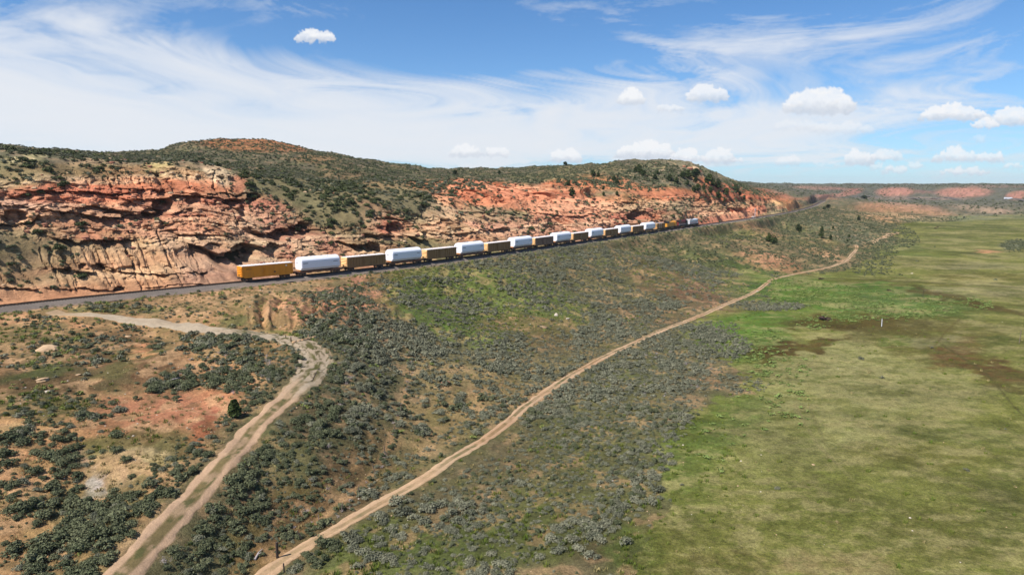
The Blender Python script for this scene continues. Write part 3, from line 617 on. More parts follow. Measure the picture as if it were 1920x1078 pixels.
STROKES = [ # ledge lines: [photo points], overhang, height of the bed above in pixels, depth of the recess below in pixels
 ([(0,383),(60,392),(95,398),(130,396),(170,388),(240,396),(290,402)],2.2,8,9),
 ([(30,358),(120,360),(150,362),(240,364)],2.6,7,7),
 ([(0,418),(30,420),(64,418),(75,405)],4.2,20,16),
 ([(120,398),(170,404),(215,410),(250,402),(300,398)],4.0,8,16),
 ([(215,352),(270,356),(330,362),(400,364),(470,362),(490,370)],1.6,5,6),
 ([(250,375),(290,377),(330,368),(380,366),(420,374),(490,372)],3.2,6,17),
 ([(270,398),(310,404),(340,398)],3.0,6,12),
 ([(110,450),(150,456),(190,448),(220,452),(250,450)],3.2,12,10),
 ([(230,372),(260,386),(300,392)],2.0,5,7),
 ([(330,436),(370,444),(390,440)],1.8,6,7),
 ([(355,455),(390,470),(420,482),(470,470),(500,452),(520,458)],5.5,16,26),
 ([(470,425),(500,440),(540,432)],4.2,10,16),
 ([(545,420),(580,436),(600,430)],3.6,10,14),
 ([(100,505),(140,508),(180,512),(215,505)],2.6,10,9),
 ([(215,508),(250,512),(300,514),(330,512),(385,510)],2.0,10,5),
 ([(0,541),(50,540),(75,545)],1.6,5,5),([(90,540),(170,541),(225,546)],1.4,5,6),([(270,538),(330,532),(385,532)],1.0,4,3),
 ([(640,455),(680,462),(700,455),(715,468)],3.2,12,12),
 ([(690,437),(720,444),(760,440),(790,452)],3.6,30,10),([(700,412),(730,408),(760,412)],1.6,6,4),
 ([(770,415),(800,420),(840,428),(830,424)],1.6,6,5),([(780,432),(810,436),(870,440),(900,432),(945,430),(965,436)],2.6,9,9),([(820,405),(860,418),(910,428)],1.0,5,4),
 ([(900,398),(940,400),(1000,402),(1040,402),(1095,408),(1110,402)],2.4,4,6),([(810,376),(850,377),(870,374)],1.0,3,4),
 ([(1100,392),(1140,388),(1160,386)],1.5,4,5),([(1080,408),(1110,402),(1140,396)],1.8,5,5),([(1180,400),(1200,402),(1225,392)],4.5,8,14),([(1140,395),(1170,400),(1200,408)],1.8,5,5),
 ([(1180,378),(1230,373),(1260,371),(1320,374),(1340,377)],1.5,3,4),([(1240,388),(1270,384),(1320,388)],1.5,3,4),([(1370,391),(1385,394),(1396,392)],3.0,4,9),([(1365,386),(1420,380)],1.0,3,4),
 ([(1395,396),(1420,398)],.8,2,2),([(1490,384),(1500,386)],1.5,2,4),
]
ALCOVES = [(458,476,30,20,8.5),(428,480,22,10,5),(395,462,20,7,2.5),(530,440,24,12,5),(572,432,22,14,5),(312,388,18,15,6),(293,400,20,8,3.5),(365,376,14,10,3),(480,372,14,9,3.5),(440,380,20,8,3),(745,430,20,14,4.5),(225,402,26,8,3),(32,407,24,13,5),(695,464,26,10,5),(150,498,10,6,2.4),(185,502,14,8,3),(220,542,14,5,3),(465,400,10,14,3),(1193,404,16,11,6),(1382,394,11,4.5,3),(345,505,10,6,2),(120,506,10,7,2.2),(870,432,14,5,2),(945,432,14,6,2)]
FLUTES = [(250,520,330,55,.9),(250,335,190,22,.8),(430,500,110,50,.6),(980,375,190,30,.9),(850,395,60,40,1.2),(1100,420,80,30,.9),(1400,395,90,22,.8),(60,560,140,30,.5),(700,420,20,30,.6)]
ROCKZ = [(220,400,330,62,3,1.0),(520,440,90,50,15,.9),(660,455,110,34,0,.8),(740,425,44,26,0,1.0),(840,430,110,26,5,1.0),(960,420,110,24,5,.8),(1190,400,90,26,-5,1.0),(1270,382,110,16,0,.8),(1340,392,60,14,-5,.8),(300,318,180,18,4,.6),(240,510,160,14,0,.6),(1060,420,60,20,0,.5)]
# samples along the line, spaced with distance
ss = [S_LO]
while ss[-1] < S_HI:
    yy = float(np.interp(ss[-1], _ss, _ys)); ss.append(ss[-1] + 0.00185 * max(yy, 120))
ss = np.array(ss)
dd = CL_D0 + (CL_D1 - CL_D0) * np.linspace(0, 1, 225) ** 1.12
tx0, ty0, tdx, tdy = track_at(ss)
SSg, DDg = np.meshgrid(ss, dd, indexing='ij')
CX = tx0[:, None] - tdy[:, None] * DDg; CY = ty0[:, None] + tdx[:, None] * DDg
CZ = height(CX, CY)
CU0, CV0 = proj(CX, CY, CZ)
cw = fbm(SSg / 9, DDg / 9, 131, 3); cw2 = fbm(SSg / 2.4, DDg / 2.4, 133, 3)
px_m = FPX / np.maximum(CY, 50)                              # photo pixels per metre
Uw = CU0 + cw * 1.4 * px_m + cw2 * 0.35 * px_m; Vw = CV0 + cw * 0.7 * px_m * 0.5 + cw2 * 0.3 * px_m
edge = sstep(CL_D0, CL_D0 + 2.5, DDg) * sstep(CL_D1, CL_D1 - 7, DDg) * sstep(S_LO, S_LO + 4, SSg) * sstep(S_HI, S_HI - 8, SSg)
rock = np.zeros_like(CX)
for px, py, rx, ry, ro, k in ROCKZ: rock = np.maximum(rock, sstep(1.25, 0.75, ell(Uw, Vw, px, py, rx, ry, ro)) * k)
flute = np.zeros_like(CX)
for px, py, rx, ry, k in FLUTES: flute = np.maximum(flute, sstep(1.2, 0.7, ell(Uw, Vw, px, py, rx, ry)) * k)
Hh = CZ + fbm(SSg / 22, DDg * 0 + 1, 141, 3) * 1.6 + fbm(SSg / 5, CZ / 4, 142, 3) * 0.5 + SSg * 0.012
disp = fbm(SSg / 11, CZ / 14, 143, 4) * 1.5 * (0.35 + rock)
# beds: soft layers cut back, hard layers stand out and end in a sharp lip
def beds(h, s, per, seed):
    q = h / per + 0.35 * fbm(s / (per * 4), h * 0 + seed, seed, 2)
    i = np.floor(q); f = q - i
    a = hash2(i.astype(np.int64), (i * 0).astype(np.int64), seed) * 0.7 + 0.3
    a = a * (0.35 + 0.9 * sstep(-0.6, 0.6, fbm(s / (per * 2.2), i * 3.7, seed + 1, 3)))
    return a * (sstep(0.0, 0.10, f) * (1 - 0.75 * sstep(0.15, 1.0, f)))
disp += rock * (beds(Hh, SSg, 3.4, 151) * 1.0 + beds(Hh + 0.7, SSg, 1.25, 157) * 0.6 + beds(Hh, SSg, 0.62, 163) * 0.35 - 1.2)
disp += (1 - rock) * 0.22 * cw2
def ridge(a, b, seed, o=4): return 1 - 2 * np.abs(fbm(a, b, seed, o, 0.6))
disp += rock * (0.55 * ridge(SSg / 4.5 + .4 * cw, Hh / 2.2, 221) + 0.40 * ridge(SSg / 2.1, Hh / 1.0, 223, 2))
# blocks broken by joints
jb = vnoise(SSg / 2.1 + 0.3 * cw2, Hh / 1.2, 171); disp += rock * 0.6 * np.sign(jb) * sstep(0.05, 0.25, np.abs(jb))
for pts, A, up, dn in STROKES:
    xs = np.array([p[0] for p in pts], float); yv = np.array([p[1] for p in pts], float)
    o = np.argsort(xs); xs, yv = xs[o], yv[o]
    lim = (Uw > xs[0] - 8) & (Uw < xs[-1] + 8) & (Vw > yv.min() - up * 1.4 - 4) & (Vw < yv.max() + dn * 1.4 + 4)
    if not lim.any(): continue
    u, v, s_ = Uw[lim], Vw[lim], SSg[lim]
    y0 = np.interp(u, xs, yv) + 1.6 * vnoise(s_ / 1.9, s_ * 0, 181) + 2.2 * vnoise(s_ / 5.5, s_ * 0, 183)
    dv = v - y0
    ends = sstep(-6, 4, u - xs[0]) * sstep(-6, 4, xs[-1] - u)
    br = 0.55 + 0.6 * sstep(-0.4, 0.3, vnoise(s_ / 3.3, s_ * 0, 185))
    hi_ = np.where(dv <= 0, np.clip(1 + dv / up, 0, 1) ** 0.6, 0); lo_ = np.where(dv > 0, np.clip(1 - dv / dn, 0, 1) ** 0.8, 0)
    disp[lim] += A * ends * br * (0.48 * hi_ - 0.62 * lo_)
for px, py, rx, ry, a in ALCOVES:
    e = ell(Uw, Vw, px, py, rx, ry) + 0.16 * cw2
    disp -= .85 * a * sstep(1.12, 0.80, e)
# flutes down the soft slopes
q = SSg * 0.92 + DDg * 0.40 + 1.2 * cw
gr1 = (1 - np.abs(vnoise(q / 3.9, DDg / 50, 191))) ** 4; gr2 = (1 - np.abs(vnoise(q / 1.9 + 9, DDg / 30, 193))) ** 3; gr3 = vnoise(q / 6.5, DDg / 60, 195)
gul = (1 - np.abs(vnoise(q / 9.5 + 3, DDg / 70, 197))) ** 5
disp += np.maximum(flute, .55 * rock) * (1 - .35 * rock) * (1.2 * gr3 - 2.2 * gr1 - 1.2 * gr2 - 2.6 * gul) * np.clip(CY / 220, 0.8, 2.0) * sstep(CL_D0 + 1, CL_D0 + 7, DDg)
# single gullies and cracks running down the face
_g = random.Random(91); GRV = [((190,452),(214,510),2.0),((234,450),(264,542),2.4),((267,454),(288,512),1.8),((300,434),(328,518),2.2),((124,454),(135,496),1.6),((341,447),(368,502),1.8),((234,337),(241,366),1.5),((204,335),(212,362),1.4),((255,336),(262,364),1.4),((292,338),(298,366),1.2),((430,360),(448,425),2.6)]
for _ in range(30):
    u0 = _g.uniform(60, 400); v0 = _g.uniform(452, 470) + abs(u0 - 250) * .06; ln = _g.uniform(30, 80); GRV.append(((u0, v0), (u0 + ln * _g.uniform(.25, .5), v0 + ln), _g.uniform(.7, 1.9)))
for _ in range(26):
    u0 = _g.uniform(90, 470); v0 = _g.uniform(318, 340); ln = _g.uniform(18, 38); GRV.append(((u0, v0), (u0 + ln * _g.uniform(.1, .5), v0 + ln), _g.uniform(.6, 1.6)))
for _ in range(44):
    u0 = _g.uniform(790, 1130); v0 = _g.uniform(352, 385); ln = _g.uniform(14, 40); GRV.append(((u0, v0), (u0 + ln * _g.uniform(.3, .9), v0 + ln), _g.uniform(.8, 2.2)))
for _ in range(26):
    u0 = _g.uniform(1330, 1480); v0 = _g.uniform(368, 388); ln = _g.uniform(8, 22); GRV.append(((u0, v0), (u0 + ln * _g.uniform(.5, 1.4), v0 + ln), _g.uniform(1, 2.6)))
for (a_, b_, k_) in GRV:
    lim = (Uw > min(a_[0], b_[0]) - 8) & (Uw < max(a_[0], b_[0]) + 8) & (Vw > a_[1] - 6) & (Vw < b_[1] + 6)
    if lim.any(): disp[lim] -= .5 * k_ * linemask([a_, b_], Uw[lim] + 1.5 * cw2[lim], Vw[lim], 2.4)
disp *= edge
nx_, ny_ = tdy[:, None], -tdx[:, None]                        # outward, across the line towards the valley
CXd = CX + nx_ * disp; CYd = CY + ny_ * disp; CZd = CZ + edge * (0.10 * rock * cw2)
lim_d = track_d(CXd, CYd); push = np.clip(CL_D0 - 0.6 - lim_d, 0, 9) * (DDg > CL_D0 + 0.1)
CXd -= nx_ * push; CYd -= ny_ * push
ccol, _, _, _ = ground_colour(CX, CY, CZ)
ccol = ccol / 0.55
def clay(m, rgb):
    m = m[..., None]; t_ = srgb(rgb); g_ = t_ @ np.array([.3, .59, .11]); ccol[:] = ccol * (1 - m) + (g_ + (t_ - g_) * .78) * np.array([1.06, 1.03, .85]) * m
for px, py, rx, ry, ro, rgb, k in CPAINT:
    e = ell(Uw, Vw, px, py, rx, ry, ro); clay(sstep(1.25, 0.6, e) * k, rgb)
bandn = vnoise(Hh / 0.9, SSg * 0 + 3, 201); bandw = vnoise(Hh / 3.1, SSg * 0 + 3, 203)
rk = np.clip(rock + flute * 0.5, 0, 1)
clay(np.clip(sstep(0.1, 0.7, bandw) * rk * 0.32, 0, 1), (178, 98, 74)); clay(np.clip(sstep(0.1, 0.8, -bandw) * rk * 0.42, 0, 1), (216, 178, 142))
clay(np.clip(sstep(0.2, 0.8, bandn) * rk * 0.22, 0, 1), (140, 70, 52)); clay(np.clip(sstep(0.3, 0.8, -bandn) * rk * 0.2, 0, 1), (220, 180, 145))
str_ = fbm(q / 1.1, DDg / 12, 211, 3)
ccol *= (1 + 0.30 * str_ * rk + 0.18 * cw2 + 0.10 * cw)[..., None]
ccol = np.clip(ccol, 0.005, 1) * 0.80
M_ROCK = ground_mat('banded_sandstone', ((0.9, 0.18), (4.5, 0.28)), bump=1.0, bscale=1.2, aniso=(1, 1, 2.4), bdist=0.5)
c_me = grid_mesh('rock_face', CXd, CYd, CZd, ccol.astype(np.float32), smooth=False)
cliff = meta(link('rock_face', c_me, M_ROCK), kind='structure')
# ------------------------------------------------------------------ draped strips: wheel track, old road, ballast bed, far line
def ground_hit(px, py):
    """where the sight line through a photo point meets the ground"""
    dx = (px - 960) / FPX; dy = (539 - py) / FPX
    d = np.array([dx, CP + dy * SP, -SP + dy * CP])
    t = np.exp(np.linspace(math.log(30), math.log(9000), 1400))
    x, y, z = d[0] * t, d[1] * t, CAMH + d[2] * t
    h = height(x, y); k = np.argmax(h > z)
    if k == 0: return np.array([x[-1], y[-1], h[-1]])
    a = (z[k - 1] - h[k - 1]) / max((z[k - 1] - h[k - 1]) + (h[k] - z[k]), 1e-6)
    tt = t[k - 1] + (t[k] - t[k - 1]) * a
    X, Y = d[0] * tt, d[1] * tt
    return np.array([X, Y, float(height(np.array([X]), np.array([Y]))[0])])

def smooth_line(P, step):
    P = np.array(P)[:, :2]
    s = np.concatenate([[0], np.cumsum(np.hypot(*np.diff(P, axis=0).T))])
    n = int(s[-1] / step) + 2; q = np.linspace(0, s[-1], n)
    # Catmull-Rom through the points
    out = []
    for v in q:
        i = min(max(int(np.searchsorted(s, v) - 1), 0), len(P) - 2)
        t = (v - s[i]) / (s[i + 1] - s[i])
        p0, p1, p2, p3 = P[max(i - 1, 0)], P[i], P[i + 1], P[min(i + 2, len(P) - 1)]
        out.append(0.5 * ((2 * p1) + (-p0 + p2) * t + (2 * p0 - 5 * p1 + 4 * p2 - p3) * t * t + (-p0 + 3 * p1 - 3 * p2 + p3) * t ** 3))
    out = np.array(out)
    for _ in range(6): out[1:-1] = (out[:-2] + 2 * out[1:-1] + out[2:]) / 4
    tg = np.gradient(out, axis=0); tg /= np.linalg.norm(tg, axis=1)[:, None]
    return out, tg, q

def strip(name, line, half, ncross, colf, mat, lift=0.05, jag=0.25, step=0.5, seed=1, crown=0.0, vary=None):
    P, T, q = line
    n = np.stack([T[:, 1], -T[:, 0]], 1)
    w = np.linspace(-1, 1, ncross)
    Q, Wd = np.meshgrid(q, w, indexing='ij')
    hw = half(q)[:, None] if callable(half) else half
    j = fbm(Q / 1.7, np.sign(Wd) * 5.0 + 0 * Q, seed, 4) * jag
    off = Wd * (hw + j * np.abs(Wd) ** 2)
    X = P[:, 0:1] + n[:, 0:1] * off; Y = P[:, 1:2] + n[:, 1:2] * off
    Z = height(X, Y) + lift * (1 - np.abs(Wd) ** 6) - 0.02 + crown * (1 - Wd ** 2)
    c = colf(Q, Wd * hw, X, Y)
    return link(name, grid_mesh(name, X, Y, Z, c.astype(np.float32)), mat)

M_DIRT = ground_mat('packed_dirt', ((0.8, 0.12), (5, 0.16)), bump=0.4, bscale=3)
def dirt_col(Q, O, X, Y):
    c = np.empty(Q.shape + (3,)); c[:] = srgb((202, 168, 134))
    r = np.hypot(X, Y)
    def lay(m, rgb): 
        nonlocal c
        m = np.clip(m, 0, 1)[..., None]; c = c * (1 - m) + srgb(rgb) * m
    med = sstep(0.42, 0.27, np.abs(O + 0.25 * fbm(Q / 14, Q * 0, 231, 2)))
    g = sstep(-0.25, 0.35, fbm(Q / 1.6, O / 0.7, 233, 4)) 
    nearg = 0.75 + 0.25 * sstep(120, 60, r)
    lay(np.clip(med * (0.45 + 0.55 * g) * nearg, 0, 1), (112, 102, 66))
    lay(med * sstep(0.1, 0.5, fbm(Q / 0.7, O / 0.5, 235, 3)) * 0.8, (86, 92, 52))
    lay(sstep(0.78, 1.0, np.abs(O)) * sstep(-0.3, 0.4, fbm(Q / 2.0, O, 237, 4)), (130, 118, 78))
    lay(sstep(0.1, 0.7, fbm(Q / 9, O / 3, 239, 3)) * 0.35, (188, 142, 104))
    lay(sstep(225, 262, Y) * 0.0, (150, 140, 80))
    lay(sstep(0.25, 0.7, fbm(Q / 25, O * 0, 241, 2)) * 0.35, (222, 190, 150))
    return c * 0.60 * (1 + 0.08 * fbm(Q / 0.8, O / 0.8, 243, 3))[..., None]
pts = [unproj(a, b, z=-14.95) for a, b in TRACKROAD[:-8]] + [ground_hit(a, b) for a, b in TRACKROAD[-8:]]
L_DIRT = smooth_line(pts, 0.55)
meta(strip('dirt_track', L_DIRT, 0.98, 17, dirt_col, M_DIRT, lift=0.10, jag=0.22, seed=3), kind='structure')
pts = [ground_hit(a, b) for a, b in [(1632,456),(1640,452),(1652,447),(1662,443),(1690,437)]]
L_DIRT2 = smooth_line(pts, 1.2)
meta(strip('dirt_track', L_DIRT2, 2.0, 7, dirt_col, M_DIRT, lift=0.25, jag=0.4, seed=4), kind='structure')

# the old road: broken pavement with grass in its cracks near the bend, two worn dirt ruts further down
def old_col(Q, O, X, Y):
    c = np.empty(Q.shape + (3,)); c[:] = srgb((188, 170, 145))
    tot = Q.max(); t = Q / tot
    def lay(m, rgb):
        nonlocal c
        m = np.clip(m, 0, 1)[..., None]; c = c * (1 - m) + srgb(rgb) * m
    lay(sstep(-0.1, 0.6, fbm(Q / 7, O / 3, 251, 3)) * 0.4, (172, 148, 120))
    late = sstep(0.60, 0.68, t + 0.02 * fbm(Q / 5, O, 252, 2))
    mid = sstep(0.30, 0.36, t)
    # cracks as cell borders
    gx, gy = Q / 2.1 + 0.45 * fbm(Q / 2, O / 2, 253, 3), O / 1.1 + 0.45 * fbm(Q / 2, O / 2, 254, 3)
    d1 = np.full(Q.shape, 9.0); d2 = np.full(Q.shape, 9.0); bx, by = np.floor(gx), np.floor(gy)
    for i in (-1, 0, 1):
        for k in (-1, 0, 1):
            ix = (bx + i).astype(np.int64); iy = (by + k).astype(np.int64)
            dx = ix + hash2(ix, iy, 255) - gx; dy = iy + hash2(ix, iy, 256) - gy
            dd_ = np.sqrt(dx * dx + dy * dy)
            d2 = np.where(dd_ < d1, d1, np.minimum(d2, dd_)); d1 = np.minimum(d1, dd_)
    cr = sstep(0.17, 0.05, d2 - d1) * sstep(-0.35, 0.1, fbm(Q / 3.2, O / 2, 257, 3))
    lay(cr * mid * (1 - late), (92, 84, 52))
    lay(mid * (1 - late) * sstep(0.18, 0.5, fbm(Q / 2.5, (O + 0.4) / 1.0, 258, 4)) * sstep(2.0, 0.4, np.abs(O + .3)), (100, 96, 56))
    # ruts
    med = sstep(0.8, 0.45, np.abs(O + 0.1)) + sstep(1.35, 1.65, np.abs(O))
    lay(late * 1.0, (200, 166, 134)); lay(late * med * (0.4 + 0.6 * sstep(-0.5, 0.3, fbm(Q / 2.2, O / 0.9, 259, 4))), (128, 112, 76))
    lay(late * np.clip(med, 0, 1) * sstep(0.2, 0.5, fbm(Q / 0.9, O / 0.7, 260, 3)) * .9, (96, 96, 58))
    lay((1 - late) * sstep(0.75, 0.6, t) * sstep(0.1, 0.0, t) * 0.8, (180, 150, 115))
    lay((1 - late) * sstep(1.9, 2.5, np.abs(O)) * sstep(-0.3, 0.4, fbm(Q / 1.6, O, 261, 3)) * 0.7, (150, 128, 92))
    return c * 0.60 * (1 + 0.09 * fbm(Q / 0.7, O / 0.7, 262, 3))[..., None]
pts = [ground_hit(a, b) for a, b in OLDROAD[:-1]]
L_OLD = smooth_line(pts, 0.42)
_tot = L_OLD[2][-1]
def old_half(q): 
    t = q / _tot
    return 1.5 + 0.9 * sstep(0.02, 0.3, t) + 0.7 * sstep(0.33, 0.42, t) - 1.5 * sstep(0.52, 0.7, t)
M_OLD = ground_mat('weathered_pavement', ((1.2, 0.10), (6, 0.14)), bump=0.5, bscale=2.5)
meta(strip('old_road', L_OLD, old_half, 29, old_col, M_OLD, lift=0.12, jag=0.3, seed=9), kind='structure')

# ballast bed and gravel shoulder
M_BALLAST = ground_mat('grey_ballast', ((1.0, 0.10), (7, 0.30)), bump=0.9, bscale=5)
sb = np.interp(np.exp(np.linspace(math.log(100), math.log(1470), 900)), _ys, _ss)
bx, by, btx, bty = track_at(sb)
prof = [(4.6, -1.2), (3.0, -1.02), (2.3, -0.62), (1.75, -0.30), (1.3, -0.26), (0, -0.25), (-1.3, -0.26), (-1.75, -0.30), (-2.6, -0.75), (-3.2, -0.90), (-4.0, -0.98), (-4.9, -1.02), (-5.6, -1.25)]
PD = np.array([p[0] for p in prof]); PZ = np.array([p[1] for p in prof])
S2, D2 = np.meshgrid(sb, PD, indexing='ij')
D2j = D2 + np.where(np.abs(D2 + 5) < 1.3, fbm(S2 / 3, D2, 271, 4) * 1.1, fbm(S2 / 2, D2, 272, 2) * 0.12)
BX = bx[:, None] - bty[:, None] * D2j; BY = by[:, None] + btx[:, None] * D2j
BZ = PZ[None] + 0.05 * fbm(S2 / 1.2, D2 / 1.2, 273, 3)
bc = np.empty(BX.shape + (3,)); bc[:] = srgb((140, 128, 118))
m = (sstep(-3.4, -5.2, D2 + 0.6 * fbm(S2 / 3, D2 / 2, 274, 3)))[..., None]; bc = bc * (1 - 0.55 * m) + srgb((168, 138, 112)) * 0.55 * m
m = sstep(1.5, 0.6, np.abs(D2))[..., None] * 0.75; bc = bc * (1 - m) + srgb((84, 76, 72)) * m
m = (sstep(2.4, 3.5, D2))[..., None] * 0.8; bc = bc * (1 - m) + srgb((165, 115, 90)) * m
_yb = np.interp(S2, _ss, _ys)
m = (sstep(210, 300, _yb) * sstep(-3.2, -4.2, D2))[..., None] * 0.85; bc = bc * (1 - m) + srgb((150, 138, 104)) * m
m = (sstep(260, 420, _yb) * sstep(2.2, 1.4, np.abs(D2)))[..., None] * 0.8; bc = bc * (1 - m) + srgb((74, 66, 62)) * m
bc *= (1 + 0.10 * fbm(S2 / 6, D2 / 2, 275, 3))[..., None]
meta(link('railway_bed', grid_mesh('railway_bed', BX, BY, BZ, (bc * 0.60).astype(np.float32)), M_BALLAST), kind='structure')

M_RAIL = paint('rail_steel', (62, 48, 42), 0.45, 0.6, 0.4)
M_TIE = paint('old_sleeper_wood', (58, 48, 42), 0.9, 0, 0.4)
trk = meta(empty('railway_track', (float(track_x(187)), 187, -0.2)), 'single railway track curving along the foot of the red rock face', 'railway track')
sr = np.interp(np.exp(np.linspace(math.log(101), math.log(1460), 700)), _ys, _ss)
rx, ry, rtx, rty = track_at(sr)
for side in (-0.75, 0.75):
    mb = MB()
    for i in range(len(sr)):
        for o, zz in ((-0.04, -0.17), (-0.04, 0.0), (0.04, 0.0), (0.04, -0.17)):
            mb.v.append((rx[i] - rty[i] * (side + o) - trk.location.x, ry[i] + rtx[i] * (side + o) - 187, zz + 0.2))
        if i:
            b = (i - 1) * 4
            mb.f += [(b + k, b + k + 1, b + k + 5, b + k + 4) for k in range(3)]
    mb.build('rail', M_RAIL, trk)
tie_s = np.arange(float(np.interp(103, _ys, _ss)), float(np.interp(700, _ys, _ss)), 0.62)
xs_, ys_, tx_, ty_ = track_at(tie_s)
mb = MB()
for x, y, tx, ty, in zip(xs_, ys_, tx_, ty_):
    b = len(mb.v)
    for k in (-0.30, -0.17):
        for i, j in ((-0.11, -1.25), (0.11, -1.25), (0.11, 1.25), (-0.11, 1.25)):
            mb.v.append((x + tx * i - ty * j - trk.location.x, y + ty * i + tx * j - 187, k + 0.2))
    mb.f += [tuple(b + i for i in q_) for q_ in ((4,5,6,7),(0,1,5,4),(1,2,6,5),(2,3,7,6),(3,0,4,7))]
o = mb.build('sleeper', M_TIE, trk); o['kind'] = 'stuff'

# the line carries on round the head of the valley
FARP = [np.array([float(track_x(YT1 - 10)), YT1 - 10, 0.0])] + [unproj(a, b, z=0) for a, b in FAR[2:]]
FL = smooth_line(FARP, 8.0)
def far_col(Q, O, X, Y):
    c = np.empty(Q.shape + (3,)); c[:] = srgb((120, 116, 110)); m = sstep(2.2, 1.2, np.abs(O))[..., None]
    return (c * (1 - m) + srgb((62, 56, 54)) * m) * 0.60
P_, T_, q_ = FL; n_ = np.stack([T_[:, 1], -T_[:, 0]], 1)
W_ = np.linspace(-5, 5, 9); X_ = P_[:, 0:1] + n_[:, 0:1] * W_; Y_ = P_[:, 1:2] + n_[:, 1:2] * W_
Z_ = height(X_, Y_).max(1, keepdims=True) + 0.3 + 1.2 * sstep(5, 2.5, np.abs(W_))[None] + 0 * X_
meta(link('railway_embankment', grid_mesh('railway_embankment', X_, Y_, Z_, far_col(q_[:, None] + 0 * X_, W_[None] + 0 * X_, X_, Y_).astype(np.float32)), M_BALLAST), kind='structure')
# ------------------------------------------------------------------ the train: each car runs along local +x, wheels on z=0
M_YEL = paint('yellow_car_paint', (216, 138, 24), 0.55, 0, 0.28, 0.9, (120, 80, 35))
M_TAN = paint('shaded_tan_car_paint', (138, 104, 62), 0.6, 0, 0.35, 0.9, (120, 90, 60))  # tan of the car bodies, the shade on their sides put into the colour
M_TAN2 = paint('brown_tan_car_paint', (128, 100, 80), 0.6, 0, 0.35, 0.9, (110, 80, 60))
M_TANE = paint('sunlit_tan_paint', (232, 190, 132), 0.6, 0, 0.3, 1.2, (150, 100, 70))  # same tan for the car ends, lightened: sunlight put into the colour
M_ROOF = paint('galvanised_roof', (222, 212, 206), 0.45, 0.1, 0.25, 0.8, (170, 150, 140))
M_WHITE = paint('white_fibreglass', (222, 224, 230), 0.4, 0, 0.10, 0.4, (170, 165, 160), 0.5)
M_DECK = paint('brown_flat_car_paint', (122, 84, 62), 0.7, 0, 0.4, 1.0)
M_TRUCK = paint('dark_truck_iron', (48, 42, 40), 0.7, 0.2, 0.4)
M_WHEEL = paint('worn_wheel_steel', (110, 98, 90), 0.5, 0.5, 0.4)
M_BLK = paint('black_paint', (26, 25, 28), 0.4, 0, 0.25, 1.2, (70, 60, 55))
M_ORG = paint('dusty_yellow_engine_paint', (214, 148, 52), 0.45, 0, 0.3, 1.0, (110, 80, 40))
M_MAR = paint('maroon_engine_paint', (112, 36, 34), 0.45, 0, 0.3, 1.0)
M_SIL = paint('silver_engine_paint', (205, 208, 214), 0.35, 0.15, 0.15, 1.0)
M_GLASS = paint('dark_cab_glass', (22, 26, 32), 0.1, 0, 0.0)
M_RED = paint('red_stripe', (190, 40, 35), 0.5, 0, 0.1)
M_TXT = paint('dark_lettering', (60, 62, 72), 0.6, 0, 0.0)
M_TXTW = paint('pale_lettering', (225, 215, 195), 0.6, 0, 0.0)

def me_wheel():
    mb = MB(); mb.tube((0, -0.07, 0), (0, 0.07, 0), 0.45, n=18); mb.tube((0, -0.16, 0), (0, 0.16, 0), 0.12, n=8); return mb.mesh('wheel')
ME_WHEEL = me_wheel(); ME_WHEEL.materials.append(M_WHEEL)
def me_sideframe(L=1.75):
    mb = MB()
    for s in (-1, 1):
        y = 0.98 * s
        mb.prism([(y - .08, .55), (y + .08, .55), (y + .08, .78), (y - .08, .78)], -L / 2 - .25, L / 2 + .25)
        mb.prism([(y - .07, .28), (y + .07, .28), (y + .07, .56), (y - .07, .56)], -L / 4, L / 4)
        for e in (-1, 1): mb.box(e * L / 2, y, .5, .32, .2, .34)
    mb.box(0, 0, .68, .5, 1.9, .3)
    for e in (-1, 1): mb.tube((e * L / 2, -.8, .45), (e * L / 2, .8, .45), .09)
    return mb.mesh('truck')
ME_TRUCK = me_sideframe(); ME_TRUCK.materials.append(M_TRUCK)
ME_TRUCK3 = me_sideframe(3.4); ME_TRUCK3.materials.append(M_TRUCK)
def add_truck(root, x, three=False):
    t = link('truck', ME_TRUCK3 if three else ME_TRUCK, None, root); t.location = (x, 0, 0)
    for wx in ((-1.7, 0, 1.7) if three else (-0.875, 0.875)):
        for s in (-1, 1):
            w_ = link('wheel', ME_WHEEL, None, t); w_.location = (wx, 0.75 * s, 0.45)
def couplers(root, hl, z=0.85):
    for s in (-1, 1):
        mb = MB(); mb.box(s * (hl + .3), 0, z, .7, .22, .26); mb.box(s * (hl + .58), 0.05, z, .2, .38, .34); mb.build('coupler', M_TRUCK, root)
def text(root, s, x, y, z, size, mat, face=-1, name='lettering'):
    cu = bpy.data.curves.new(name, 'FONT'); cu.body = s; cu.size = size; cu.extrude = 0.004
    o = bpy.data.objects.new('t', cu); COL.objects.link(o)
    dg = bpy.context.evaluated_depsgraph_get(); me = bpy.data.meshes.new_from_object(o.evaluated_get(dg))
    bpy.data.objects.remove(o); me.materials.clear(); me.materials.append(mat)
    t = link(name, me, None, root); t.location = (x, y, z)
    t.rotation_euler = (math.pi / 2, 0, 0) if face == -1 else (math.pi / 2, 0, -math.pi / 2)
    return t

